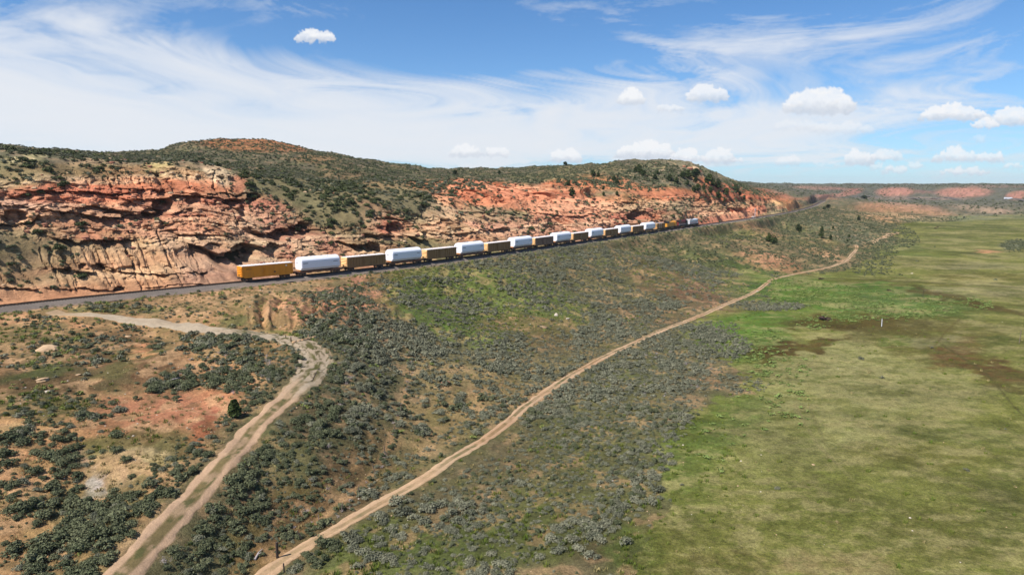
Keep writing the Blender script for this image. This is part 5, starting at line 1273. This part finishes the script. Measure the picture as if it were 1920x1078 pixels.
# green bushes
DRAB = [(850,580,130,60,20,.5),(960,560,150,50,14,.5),(560,575,110,24,0,.25),(120,575,260,7,-5,.6),(420,548,200,6,-6,.5),(60,640,110,60,0,.7),(60,760,120,40,0,.6),(180,590,180,20,4,.6),(1250,500,160,40,15,.3),(300,590,200,20,5,.3),(560,630,60,10,0,.8),(200,1050,120,60,0,.15),(1380,440,80,16,0,.4),(900,500,200,16,-6,.5),(700,520,90,14,-6,.6),(150,545,20,8,0,.3),(1450,690,60,30,0,.03),(700,700,200,100,0,.08),(900,800,200,100,0,.08),(80,300,160,20,0,.2),(250,830,80,20,0,.3),(1190,600,60,10,0,.4)]
drab = density(GU, GV, DRAB, 0.0) * vis2 * (0.2 + .8 * clump(GX, GY, 5, 311)) * (1 - 0.97 * (GFLAT > 0))
x, y = scatter(0.55, 7000, drab, 45, 500, 9); m_ = near_roads(x, y); x, y = x[m_], y[m_]; z = height(x, y); put(x, y, z - .05, .4, 1.0, np.array([13, 14]), 10)
# dead brush
DDEAD = [(440,700,110,40,0,.35),(640,710,40,60,0,.25),(560,900,160,90,-30,.08),(1230,700,110,50,0,.05),(330,1000,100,60,-30,.1)]
dd_ = density(GU, GV, DDEAD, 0.0) * vis2 * (1 - (GFLAT > 0))
x, y = scatter(0.5, 900, dd_, 45, 300, 13); m_ = near_roads(x, y); x, y = x[m_], y[m_]; z = height(x, y); put(x, y, z - .04, .5, 1.1, np.array([15, 16]), 14)
def spread(name, meshes, pts, label=None):
    """one object: instances of the given meshes on points (geometry nodes)"""
    x, y, z, s, k, r = [np.concatenate([p[i] for p in pts]) for i in range(6)]
    me = bpy.data.meshes.new(name); me.vertices.add(len(x)); me.vertices.foreach_set('co', np.stack([x, y, z], -1).astype(np.float32).ravel())
    for an, tp, arr in (('s', 'FLOAT', s), ('k', 'INT', k), ('r', 'FLOAT', r)):
        a = me.attributes.new(an, tp, 'POINT'); a.data.foreach_set('value', arr.astype(np.float32 if tp == 'FLOAT' else np.int32))
    o = meta(link(name, me), kind='stuff')
    ng = bpy.data.node_groups.new(name, 'GeometryNodeTree')
    ng.interface.new_socket('Geometry', in_out='INPUT', socket_type='NodeSocketGeometry'); ng.interface.new_socket('Geometry', in_out='OUTPUT', socket_type='NodeSocketGeometry')
    N, L = ng.nodes, ng.links; gi = N.new('NodeGroupInput'); go = N.new('NodeGroupOutput'); jn = N.new('GeometryNodeJoinGeometry')
    def attr(nm, tp):
        n = N.new('GeometryNodeInputNamedAttribute'); n.data_type = tp; n.inputs[0].default_value = nm; return n.outputs[0]
    sa, ka, ra = attr('s', 'FLOAT'), attr('k', 'INT'), attr('r', 'FLOAT')
    cx = N.new('ShaderNodeCombineXYZ'); L.new(ra, cx.inputs[2])
    for i in sorted(set(int(v) for v in k)):
        src = bpy.data.objects.new(meshes[i].name + '_source', meshes[i])
        oi = N.new('GeometryNodeObjectInfo'); oi.inputs['Object'].default_value = src; oi.inputs['As Instance'].default_value = True
        cmp_ = N.new('FunctionNodeCompare'); cmp_.data_type = 'INT'; cmp_.operation = 'EQUAL'; cmp_.inputs[3].default_value = i; L.new(ka, cmp_.inputs[2])
        ip = N.new('GeometryNodeInstanceOnPoints'); L.new(gi.outputs[0], ip.inputs['Points']); L.new(cmp_.outputs[0], ip.inputs['Selection'])
        L.new(oi.outputs['Geometry'], ip.inputs['Instance']); L.new(cx.outputs[0], ip.inputs['Rotation']); L.new(sa, ip.inputs['Scale'])
        L.new(ip.outputs[0], jn.inputs[0])
    L.new(jn.outputs[0], go.inputs[0])
    md = o.modifiers.new('spread', 'NODES'); md.node_group = ng
    return o
# bushes on the rock face: picked from the face itself
Af = np.abs((CX[1:, :-1] - CX[:-1, :-1]) * (CY[:-1, 1:] - CY[:-1, :-1]) - (CY[1:, :-1] - CY[:-1, :-1]) * (CX[:-1, 1:] - CX[:-1, :-1]))
FDENS = SDENS + [(250,350,250,60,0,.07),(250,440,250,50,0,.12),(480,370,30,26,60,.8),(425,345,22,12,30,.7),(215,385,12,8,0,.5),(235,430,14,12,0,.6),(155,425,20,14,0,.7),(305,415,18,10,0,.7),(200,450,20,6,0,.4),(60,480,90,70,-10,.7),(120,520,60,30,0,.3),(520,400,20,40,-20,.8),(590,420,60,40,30,.5),(560,460,40,20,0,.3),(1000,400,120,10,3,.6),(920,395,40,10,0,.7),(1180,380,120,14,0,.3),(760,400,60,20,20,.8),(835,380,14,50,-50,.5),(1370,380,60,10,5,.7),(1010,452,60,8,0,.6),(1080,440,90,14,0,.3),(700,390,60,16,20,.6),(960,370,120,14,0,.1)]
fd = density(CU0, CV0, FDENS, 0.02) * (0.2 + 0.8 * clump(CX, CY, 5, 321)) * sstep(CL_D0 + 1, CL_D0 + 4, DDg)
slope_c = np.abs(np.gradient(disp, axis=1)) / np.gradient(DDg, axis=1)
fd *= np.where(slope_c > 1.2, 0.05, 1.0)
wf = (Af * fd[:-1, :-1]); n = int(min(wf.sum() * 0.55, 16000)); g = np.random.default_rng(33)
k = g.choice(wf.size, n, p=(wf / wf.sum()).ravel()); i, j = np.unravel_index(k, wf.shape)
x, y, z = CXd[i, j], CYd[i, j], CZd[i, j]; s = (.55 + 1.3 * g.random(n) ** 2) * np.clip(y / 260, .9, 1.25)
kk = np.where(y < 380, np.array([8, 9, 8, 6])[g.integers(0, 4, n)], np.array([11, 12, 10])[g.integers(0, 3, n)])
pts_all.append((x, y, z - .1, s, kk, g.random(n) * 6.283))
ALLM = SAGE_HI + SAGE_LO + SAGE_XL + RAB + DEAD + BRUSH
BD = [(60,335,90,30,0,.5),(180,325,130,14,0,.5),(50,480,80,56,-10,.5),(120,515,40,20,0,.3),(480,345,30,20,20,.8),(560,375,60,30,25,.8),(640,370,60,30,20,.9),(700,385,60,24,30,.6),(600,420,30,44,-30,.6),(700,420,20,40,-30,.5),(760,400,36,30,20,.6),(790,380,30,20,0,.6),(480,400,14,40,-15,.7),(430,345,14,16,-30,.6),(215,425,14,12,0,.6),(305,415,14,8,0,.8),(155,425,14,12,0,.8),(240,432,8,12,0,.7),(640,465,30,14,20,.4),(870,380,12,40,-50,.4),(1020,430,70,12,0,.25),(930,395,60,8,0,.3),(1270,398,14,14,0,.6)]
bdn = density(CU0, CV0, BD, 0.0) * (0.15 + 0.85 * clump(CX, CY, 7, 341)) * sstep(CL_D0 + 1, CL_D0 + 4, DDg); wb = Af * bdn[:-1, :-1]
nb = int(min(wb.sum() * .22, 2600)); kb = g.choice(wb.size, nb, p=(wb / wb.sum()).ravel()); ib, jb_ = np.unravel_index(kb, wb.shape)
pts_all.append((CXd[ib, jb_], CYd[ib, jb_], CZd[ib, jb_] - .15, 1.0 + 1.5 * g.random(nb) ** 1.6, 17 + g.integers(0, 2, nb), g.random(nb) * 6.283))
BG = [(60,300,140,16,0,.5),(450,320,90,14,8,.3),(20,285,90,8,6,.4),(720,345,90,14,10,.35)]
wg = density(GU, GV, BG, 0.0) * vis2
x, y = scatter(.06, 1200, wg, 150, 520, 45); z = height(x, y); pts_all.append((x, y, z - .1, 1.0 + 1.6 * g.random(len(x)) ** 1.6, 17 + g.integers(0, 2, len(x)), g.random(len(x)) * 6.283))
veg = spread('sagebrush_cover', ALLM, pts_all)

# grass and weeds
tp = []
DGR = [(700,1050,160,50,-20,1),(900,1030,200,60,-10,.8),(1190,1000,60,90,0,.7),(1300,880,90,90,-30,.5),(850,560,150,50,20,.6),(560,632,60,8,0,.9),(60,760,110,26,0,.6),(60,640,110,30,0,.4),(1000,900,200,60,-30,.3),(250,830,100,30,0,.4),(560,740,60,30,0,.2),(440,860,100,30,-40,.3),(620,1045,60,24,-30,1),(640,960,150,80,-30,.3)]
dg_ = density(GU, GV, DGR, 0.03) * vis2 * (.15 + .85 * clump(GX, GY, 3, 331))
x, y = scatter(1.1, 15000, dg_, 45, 230, 21); m_ = near_roads(x, y, 1.4); x, y = x[m_], y[m_]; z = height(x, y); g = np.random.default_rng(22)
tp.append((x, y, z, .5 + .8 * g.random(len(x)), np.zeros(len(x), int), g.random(len(x)) * 6.28))
DDRY = [(700,800,500,260,0,.3),(900,740,160,60,0,.6),(300,870,150,60,-10,.7),(200,850,200,100,0,.4),(640,900,150,60,-30,.5),(1000,850,200,90,-30,.4),(100,950,160,100,0,.5),(700,520,200,30,-8,.5),(400,560,250,26,5,.5),(1000,640,200,60,0,.4)]
dg_ = density(GU, GV, DDRY, 0.05) * vis2 * (.15 + .85 * clump(GX, GY, 3.5, 335)) * (1 - .9 * (GFLAT > 0))
x, y = scatter(1.2, 26000, dg_, 45, 300, 23); m_ = near_roads(x, y, 1.4); x, y = x[m_], y[m_]; z = height(x, y)
tp.append((x, y, z, .5 + .8 * g.random(len(x)), np.ones(len(x), int), g.random(len(x)) * 6.28))
DWD = [(1480,535,60,10,5,.35),(1600,570,180,26,3,.35),(1680,590,110,9,-3,.9),(1560,600,60,8,0,.7),(1520,612,30,8,0,.8),(1830,570,30,10,10,.9),(1420,650,50,20,-30,.8),(1390,640,60,20,-10,.4),(1450,690,60,40,0,.6),(1480,760,40,70,0,.3),(1400,800,120,60,-30,.15),(1540,540,90,8,5,.4),(1640,575,110,16,10,.5)]
dg_ = density(GU, GV, DWD, 0.0) * vis2 * (.1 + .9 * clump(GX, GY, 4, 337))
x, y = scatter(.9, 9000, dg_, 90, 400, 25); z = height(x, y)
tp.append((x, y, z, .8 + 1.1 * g.random(len(x)), np.full(len(x), 2), g.random(len(x)) * 6.28))
spread('grass_and_weeds', TUFT, tp)

# ---- junipers
def juniper_me(seed, n=800, h=5.0, w=1.9, conic=False):
    g = random.Random(seed); lobes = []
    for i in range(14):
        t = g.random(); rad = w * ((1 - t) ** .75 if conic else math.sqrt(max(1 - (2 * t - .75) ** 2 * .55, .15))) * .62; a = g.uniform(0, 6.28); q = rad * g.uniform(.2, .75)
        lobes.append((math.cos(a) * q, math.sin(a) * q, .55 + t * (h - 1.2), rad * .62 + .25))
    lobes.append((0, 0, h - .7, .35 if conic else .7)); lobes.append((0, 0, .9, w * .72)); lobes.append((0, 0, h * .45, w * .75))
    return leaf_blob('crown', n, .30, lobes, M_JUN, flat=1.0, stems=False, seed=seed, up=.2, inner=.6)
J_ME = [juniper_me(i) for i in range(401, 405)]
J_CONE = juniper_me(410, 1500, 3.2, 1.25, True)
J_CONE2 = juniper_me(411, 900, 6.6, 2.2, True)
def trunk_me(h):
    mb = MB(); mb.tube((0, 0, -.3), (.05, .03, h * .35), .22, .16, 7); mb.tube((.05, .03, h * .35), (0, 0, h * .8), .16, .05, 6)
    for a in (0.3, 2.2, 4.4): mb.tube((.04, .02, h * .22), (math.cos(a) * .9, math.sin(a) * .9, h * .5), .09, .03, 5)
    me = mb.mesh('trunk'); me.materials.append(M_BARK); return me
T_ME = trunk_me(5.0)
def surface_hit(px, py):
    """sight line against the rock face first, then the ground"""
    k = np.argmin((CU1 - px) ** 2 + ((CV1 - py)) ** 2); q = (CU1.flat[k] - px) ** 2 + (CV1.flat[k] - py) ** 2
    if q < 9: return np.array([CXd.flat[k], CYd.flat[k], CZd.flat[k]])
    return ground_hit(px, py)
CU1, CV1 = proj(CXd, CYd, CZd)
behind = (DDg < CL_D0 + 1); CU1 = np.where(behind, -1e5, CU1)
def juniper(px, py, hpx, wk, label, group=None, me=None):
    p = surface_hit(px, py); r = math.hypot(p[0], p[1]); h = hpx * r / FPX
    t = empty('juniper_tree', (p[0], p[1], p[2] - .15), random.uniform(0, 6.28))
    meta(t, label, 'tree', group)
    mesh = me or J_ME[random.randrange(4)]; hh = {J_CONE.name: 3.2, J_CONE2.name: 6.6}.get(mesh.name, 5.0)
    k = h / hh * 1.1
    c = link('crown', mesh, None, t); c.scale = (k * wk * 1.25, k * wk * 1.25, k)
    tr = link('trunk', T_ME, None, t); tr.scale = (h / 5, h / 5, h / 5)
    return t
G1 = 'junipers on the ridge'
juniper(440, 781, 34, .84, 'dark conical juniper standing alone on the orange soil beside the old road', me=J_CONE)
for a in [(853,328,9,1.1,'round juniper alone on the low saddle of the skyline above the red slope'),(936,327,7,1.0,'small juniper on the ridge right of the saddle'),(1060,311,7,1.5,'flat-topped dark juniper silhouetted alone on the skyline'),
          (1066,348,9,1.2,'juniper on a bare orange patch below the skyline juniper'),(1073,368,15,1.1,'tall dark juniper at the top edge of the orange slope'),(1112,331,11,1.1,'left one of a pair of junipers on the grey hillside'),(1122,332,10,.9,'narrower right one of a pair of junipers on the grey hillside'),
          (1151,340,9,1.0,'upper of two stacked junipers above the orange saddle'),(1157,347,9,1.2,'lower of two stacked junipers above the orange saddle'),(1131,356,6,1.0,'small juniper at the foot of the grey hillside'),(1132,367,7,1.0,'yellowish juniper low on the orange saddle'),(1157,366,7,1.1,'small round juniper on tan ground under the stacked pair'),
          (1198,316,9,1.2,'topmost juniper of the clump of four near the ridge crest'),(1192,323,9,1.1,'left juniper of the clump of four near the ridge crest'),(1200,325,9,1.1,'middle juniper of the clump of four near the ridge crest'),(1206,331,11,1.2,'lowest and largest juniper of the clump of four near the crest'),
          (1233,328,8,.9,'slim juniper above a pale scrubby juniper on the ridge face'),(1228,337,9,1.2,'greyish scrubby juniper with open crown on the ridge face'),(1190,336,6,1.0,'small faint juniper in the grey scrub of the ridge'),
          (1451,457,13,1.2,'rounder of two junipers side by side on the slope under the track'),(1441,453,14,1.0,'darker left juniper of two side by side under the track'),(1497,433,11,1.2,'bushy juniper half way down the slope under the track'),(1500,436,6,1.2,'small juniper touching the bushy one under the track'),
          (1557,450,8,.8,'small juniper beside the tall juniper above the dirt track'),(1562,430,5,1.0,'tiny juniper upslope of the tall juniper'),(1592,445,5,1.1,'low juniper on the tan strip near the dirt track bend'),(1589,453,4,1.0,'tiny juniper next to the dirt track bend'),
          (1610,413,7,1.0,'juniper at the pale banks beyond the slope'),(1552,391,7,1.5,'wide dark juniper close below the far track'),(1545,393,5,1.2,'small juniper left of the wide one below the far track'),
          (1016,455,10,1.0,'dark juniper behind the white covers at the foot of the rock'),(1620,373,5,2.6,'dark line of junipers beside the far end of the track')]:
    juniper(*a)
juniper(1540, 447, 20, .72, 'tall narrow dark juniper on the slope above the dirt track', me=J_CONE2)
for a in [(1256,338,11,1.1,'leftmost juniper of the grove under the rocky knoll'),(1268,343,10,1.2,'wide low juniper second from the left of the grove'),(1280,333,11,1.2,'upper left juniper in the dark centre of the grove'),(1290,334,13,1.2,'big dark juniper in the centre of the grove'),(1304,334,16,1.2,'tallest juniper just below the rocky knoll'),(1304,343,9,1.0,'juniper in front of the tallest one of the grove'),
          (1289,347,9,1.1,'round juniper on bare soil at the front of the grove'),(1301,359,11,.9,'left of two touching junipers in front of the grove'),(1309,359,13,.9,'right of two touching junipers in front of the grove'),(1320,357,11,.8,'slender juniper right of the two touching ones'),(1323,363,6,1.0,'small juniper at the foot of the slender one'),(1332,364,12,.9,'egg-shaped juniper in the middle of the red slope'),
          (1329,346,17,1.0,'tall juniper on the right shoulder of the ridge'),(1336,349,13,.9,'juniper close right of the tall one on the ridge shoulder'),(1346,353,15,.9,'dark juniper on the red shoulder apart from the grove'),(1347,372,13,1.1,'juniper casting a long shadow low on the red slope'),(1362,367,13,1.0,'second juniper from the right end of the red slope row'),(1379,363,15,1.0,'large juniper at the right end of the ridge row'),
          (1387,368,8,.9,'small juniper beside the large one at the end of the row'),(1395,375,8,.8,'last little juniper of the row near the cutting'),(1357,378,7,1.1,'low juniper at the foot of the red slope'),(1420,359,4,1.0,'tiny juniper on the ridge beyond the row')]:
    juniper(*a, G1)
# ------------------------------------------------------------------ rocks, posts, signal and far things
M_STONE = paint('weathered_sandstone', (172, 144, 112), .95, 0, .5, 1.2, (130, 100, 78))
M_STONER = paint('red_sandstone', (158, 108, 84), .95, 0, .5, 1.2, (120, 70, 55))
M_STONEG = paint('grey_sandstone', (186, 174, 158), .95, 0, .5, 1.0, (120, 105, 90))
M_WOOD = paint('grey_old_wood', (112, 98, 86), .95, 0, .4, 3.0, (60, 50, 45))
M_WOODD = paint('dark_creosoted_wood', (60, 50, 44), .95, 0, .3, 3.0)
def rock_me(seed, flat=.6, boxy=.5):
    bm = bmesh.new(); bmesh.ops.create_icosphere(bm, subdivisions=2, radius=1.0)
    g = random.Random(seed); ph = [g.uniform(0, 6) for _ in range(6)]
    for v in bm.verts:
        c = v.co; m_ = max(abs(c.x), abs(c.y), abs(c.z)); c *= (1 - boxy) + boxy / m_ * .8
        c *= 1 + .16 * math.sin(3.1 * c.x + ph[0]) * math.sin(2.7 * c.y + ph[1]) + .10 * math.sin(5.2 * c.z + ph[2]) + g.uniform(-.06, .06)
        c.z *= flat
    me = bpy.data.meshes.new('boulder'); bm.to_mesh(me); bm.free(); return me
ROCKM = [rock_me(i, random.uniform(.45, .7)) for i in range(5)]
def boulder(px, py, w, fl, mat, label):
    p = surface_hit(px, py); r = math.hypot(p[0], p[1]); s = w * r / FPX / 2
    me = ROCKM[random.randrange(5)].copy(); me.materials.append(mat)
    o = link('boulder', me); o.location = (p[0], p[1], p[2] + s * fl * .15); o.scale = (s, s * .8, s * fl); o.rotation_euler = (random.uniform(-.2, .2), random.uniform(-.2, .2), random.uniform(-.5, .5))
    return meta(o, label, 'rock')
for a in [(80,714,20,.8,M_STONE,'flat tan slab of rock lying on the brown ground at left'),(147,703,9,.6,M_STONE,'small flat tan stone in the brown grass patch'),(90,656,34,.5,M_STONE,'broad low tan rock outcrop between green brush near the left edge'),(240,631,9,.6,M_STONE,'small stone just below the upper road'),
          (1043,592,8,1.6,M_STONEG,'upright pale stone standing in the green slope brush'),(1064,598,8,.9,M_STONEG,'pale stone right of the upright one'),(1019,614,16,.5,M_STONE,'low tan rock below the green brush'),(835,717,22,.35,M_STONER,'elongated pinkish slab in the scrub above the dirt track'),
          (780,716,12,.7,M_STONER,'red boulder beside the grassy ditch line'),(1163,606,12,.4,M_STONE,'flat stone at the foot of the brown slope'),(1525,871,7,.5,M_STONE,'lone tan stone on the open meadow'),(1710,513,4,.7,M_STONEG,'pale stone on the far meadow edge'),
          (1420,547,5,.7,M_STONEG,'white stone beside the dirt track curve'),(1294,317,12,.8,M_STONER,'left block of the rocky knoll on the ridge'),(1303,320,17,.9,M_STONE,'big overhanging block of the rocky knoll on the ridge'),(1283,313,8,.7,M_STONER,'small block at the top of the rocky knoll'),(1311,322,10,.8,M_STONER,'right block of the rocky knoll on the ridge'),
          (1187,404,9,.9,M_STONE,'tan block perched over the dark red overhang behind the train'),(1218,396,15,1.1,M_STONER,'dark red block jutting from the ledge above the train'),(90,735,9,1.0,M_STONEG,'grey stone at the edge of the green brush at left')]:
    boulder(*a)
# loose stones: nobody could count them
g = np.random.default_rng(77)
st_me = [rock_me(50 + i, .6) for i in range(2)]
for m_, mt in zip(st_me, (M_STONE, M_STONEG)): m_.materials.append(mt); m_.name = 'stone'
DST = [(300,760,260,120,0,.8),(60,900,120,120,0,.8),(560,570,120,40,0,.8),(150,700,200,80,0,.5),(960,590,100,30,0,.5),(1060,480,100,30,10,.4),(1300,950,250,120,0,.35),(1600,1000,300,80,0,.3),(600,560,150,40,0,.4),(850,500,120,20,0,.5),(640,900,150,90,-30,.3),(900,1000,250,90,0,.3),(300,860,300,120,0,.2)]
dst = density(GU, GV, DST, .03) * vis2 * (1 - .75 * (GFLAT > 0))
x, y = scatter(.3, 4200, dst, 45, 260, 41); m2 = near_roads(x, y, 1.2); x, y = x[m2], y[m2]; z = height(x, y)
spread('loose_stones', st_me, [(x, y, z + .01, .04 + .12 * g.random(len(x)) ** 3, g.integers(0, 2, len(x)), g.random(len(x)) * 6.28)])
# fallen talus blocks on the rock face
wt = Af * (rock[:-1, :-1] * .6 + .02); k = g.choice(wt.size, 1500, p=(wt / wt.sum()).ravel()); i, j = np.unravel_index(k, wt.shape)
tal = [rock_me(60 + q, .7, .75) for q in range(2)]
for m_, mt in zip(tal, (M_STONE, M_STONER)): m_.materials.append(mt); m_.name = 'fallen_block'
spread('fallen_blocks', tal, [(CXd[i, j], CYd[i, j], CZd[i, j] + .05, .15 + .75 * g.random(1500) ** 3.5, g.integers(0, 2, 1500), g.random(1500) * 6.28)])

# brace posts of the old fence by the dirt track
def post(px, py, h, w, label, mat=M_WOODD, name='fence_post'):
    p = ground_hit(px, py)
    mb = MB(); mb.tube((0, 0, -.3), (0, 0, h), w, w * .92, 8); mb.tube((0, 0, h), (0, 0, h + .03), w * .92, w * .5, 8)
    o = mb.build(name, mat); o.location = p; o.rotation_euler = (random.uniform(-.06, .06), random.uniform(-.06, .06), 0)
    return meta(o, label, 'post')
post(520, 1045, 1.9, .16, 'thick weathered fence post by a large bush near the bottom edge')
post(533, 1072, 1.0, .09, 'short dark post between the two wheel ruts at the bottom edge')
post(1653, 612, 2.2, .09, 'slim white marker post standing in the dark wet meadow', M_WHITE, 'marker_post')
post(1911, 643, 3.4, .09, 'grey utility post at the right edge of the meadow', M_WOOD, 'utility_post')
post(1730, 558, 2.8, .07, 'thin dark post in the bright green grass', M_WOODD, 'marker_post')
post(546, 641, .95, .11, 'short dark post at the left end of the fallen log', M_WOODD)
post(536, 634, .6, .09, 'stub of a post upslope of the fallen log', M_WOODD)
# old fence line, posts fallen into the brush: leaning posts one by one
fp = [(771,640),(770,668),(768,700),(762,735),(752,775),(742,812),(722,850),(703,885),(672,925),(640,960),(600,985),(566,1010)]
for i, (a, b) in enumerate(fp):
    p = ground_hit(a, b); mb = MB(); mb.tube((0, 0, -.2), (0, 0, 1.35), .07, .06, 6)
    o = mb.build('fence_post', M_WOOD); o.location = p; o.rotation_euler = (random.uniform(-.3, .3), random.uniform(-.3, .3), 0)
    meta(o, ['topmost', 'second', 'third', 'fourth', 'fifth', 'sixth', 'seventh', 'eighth', 'ninth', 'tenth', 'eleventh', 'lowest'][i] + ' leaning grey post of the old fence line, counted from the top', 'post', 'posts of the old fence line')
# brush caught along the fence line
bl = []
for (a0, b0), (a1, b1) in zip(fp[:-1], fp[1:]):
    P0, P1 = ground_hit(a0, b0), ground_hit(a1, b1)
    for _ in range(int(np.hypot(*(P1 - P0)[:2]) * 1.3)):
        t = random.random(); q_ = P0 * (1 - t) + P1 * t; bl.append((q_[0] + random.gauss(0, .35), q_[1] + random.gauss(0, .35)))
bl = np.array(bl); zz = height(bl[:, 0], bl[:, 1]); n = len(bl)
spread('brush_along_fence', ALLM, [(bl[:, 0], bl[:, 1], zz - .05, .5 + .35 * g.random(n), np.array([2, 3, 15])[g.integers(0, 3, n)], g.random(n) * 6.28)])

# fallen log across the road at the bend
pa, pb = ground_hit(549, 644), ground_hit(592, 636)
lg = empty('fallen_log', (pa + pb) / 2, math.atan2(pb[1] - pa[1], pb[0] - pa[0])); meta(lg, 'pale barkless fallen log lying across the hairpin bend', 'log')
hl = float(np.linalg.norm(pb - pa)) / 2
M_LOG = paint('barkless_log', (176, 142, 106), .9, 0, .35, 2.0, (110, 84, 64))
mb = MB(); pr = None
for i in range(7):
    q_ = (-hl + i * hl / 3, .12 * math.sin(i * 1.7), .32 + .05 * math.cos(i * 2.1)); 
    if pr: mb.tube(pr, q_, .30 - .02 * i, .28 - .02 * i, 9)
    pr = q_
mb.build('stem', M_LOG, lg, True)
mb = MB(); mb.tube((hl * .3, 0, .4), (hl * .55, .5, 1.0), .09, .03, 5); mb.tube((-hl * .1, 0, .4), (-hl * .3, -.6, .8), .08, .03, 5); mb.build('branch', M_LOG, lg)
# drift of dead timber by the bend, stone edge
for a, b, c, d_, lb in [(598,692,585,716,'dark fallen pole along the outer edge of the hairpin bend'),(300,722,345,707,'long grey dead branch in the brush left of the bend'),(478,1050,492,1030,'short grey dead branch near the bottom edge')]:
    p0, p1 = ground_hit(a, b), ground_hit(c, d_); o = empty('dead_branch', p0); v = p1 - p0
    mb = MB(); mb.tube((0, 0, .1), (v[0] * .5, v[1] * .5, v[2] * .5 + .28), .13, .10, 6); mb.tube((v[0] * .5, v[1] * .5, v[2] * .5 + .28), (v[0], v[1], v[2] + .1), .10, .04, 6)
    mb.tube((v[0] * .4, v[1] * .4, v[2] * .4 + .2), (v[0] * .6 + .5, v[1] * .5 - .5, v[2] * .6 + .6), .05, .02, 5)
    me = mb.mesh('dead_branch'); bpy.data.objects.remove(o); o = link('dead_branch', me, M_WOODD if 'pole' in lb else M_DEAD); o.location = p0; meta(o, lb, 'branch')
# cattle-dark thicket and wet hollow in the meadow
for a, b, w_, lb in [(1545,600,20,'dark reddish willow thicket on the edge of the bright green meadow'),(1539,524,9,'small dark bush where the dirt track meets the green meadow'),(1666,545,7,'tiny dark bush in the middle of the green grass'),(1754,429,5,'dark bush on the far edge of the meadow'),(1758,426,4,'small dark bush right beside the dark bush at the far meadow edge')]:
    p = ground_hit(a, b); s = w_ * math.hypot(p[0], p[1]) / FPX / 1.7
    if 'mm' not in globals(): mm = foliage_mat('dark_willow_leaf', (70, 52, 50), (92, 78, 66)); WL = leaf_blob('willow_bush', 260, .12, sage_lobes(500), mm, seed=9)
    o = link('willow_bush', WL); o.location = p; o.scale = (s * 1.2, s, s * .9); meta(o, lb, 'shrub')

# wayside signal with its white relay case
p = ground_hit(1415, 410); sg = empty('railway_signal', p); meta(sg, 'silver railway signal mast with ladder and relay box beside the track', 'signal')
r = math.hypot(p[0], p[1]); hh = 17 * r / FPX
mb = MB(); mb.tube((0, 0, 0), (0, 0, hh), .14, .12, 8); mb.build('mast', M_SIL, sg)
mb = MB()
for s_ in (-.2, .2): mb.tube((.35, s_, 0), (.35, s_, hh * .85), .03, n=4)
for q_ in range(14): mb.tube((.35, -.2, .4 + q_ * hh * .06), (.35, .2, .4 + q_ * hh * .06), .02, n=4)
mb.build('ladder', M_SIL, sg)
MB().box(0, -.15, hh - .5, .9, .3, 1.5).build('signal_head', M_ROOF, sg)
for q_ in (-.4, 0, .4): MB().tube((0, -.32, hh - .5 + q_), (0, -.5, hh - .5 + q_), .16, n=10).build('lens_hood', M_BLK, sg)
MB().box(-1.6, .3, .9, 1.5, 1.1, 2.0).build('relay_box', M_ROOF, sg)
for px, py, h_, lb in [(1421.5,404,21,'dark utility pole directly behind the railway signal'),(1489.5,394,21,'dark utility pole against the orange end of the cutting'),(1523.5,386,9,'distant utility pole beside the far curve of the track')]:
    p = ground_hit(px, py); hh = h_ * math.hypot(p[0], p[1]) / FPX
    o = empty('utility_pole', p); meta(o, lb, 'utility pole')
    mb = MB(); mb.tube((0, 0, 0), (0, 0, hh), .2, .14, 7); mb.build('pole', M_WOODD, o)
    MB().box(0, 0, hh - .8, 2.4, .12, .14).build('cross_arm', M_WOODD, o)
    for q_ in (-1, 0, 1): MB().tube((q_ * 1.05, 0, hh - .73), (q_ * 1.05, 0, hh - .5), .06, n=6).build('insulator', M_SIL, o)
# white trailer on the far grade
p = unproj(1890, 373.6, z=1.6); tr = empty('white_trailer', p, math.radians(-2)); meta(tr, 'tiny white trailer on the far grade under the red cutting at the right edge', 'trailer')
MB().box(0, 0, 1.9, 13, 2.6, 2.6).build('body', M_WHITE, tr)
for q_ in (-4.5, -3.3, 4.2): 
    for s_ in (-1, 1): MB().tube((q_, s_ * 1.05, .5), (q_, s_ * 1.3, .5), .5, n=12).build('wheel', M_BLK, tr)

# ------------------------------------------------------------------ thin summer haze over the whole valley
hm = bpy.data.materials.new('thin_haze'); hm.use_nodes = True; nt = hm.node_tree; nt.nodes.remove(nt.nodes['Principled BSDF'])
pv = nt.nodes.new('ShaderNodeVolumePrincipled'); pv.inputs['Color'].default_value = (.80, .88, 1.0, 1); pv.inputs['Density'].default_value = 0.00004; pv.inputs['Anisotropy'].default_value = 0.2
nt.links.new(pv.outputs[0], nt.nodes['Material Output'].inputs['Volume'])
hz = MB().box(-600, 4600, 48, 15600, 10400, 136).build('haze', hm); hz['kind'] = 'stuff'
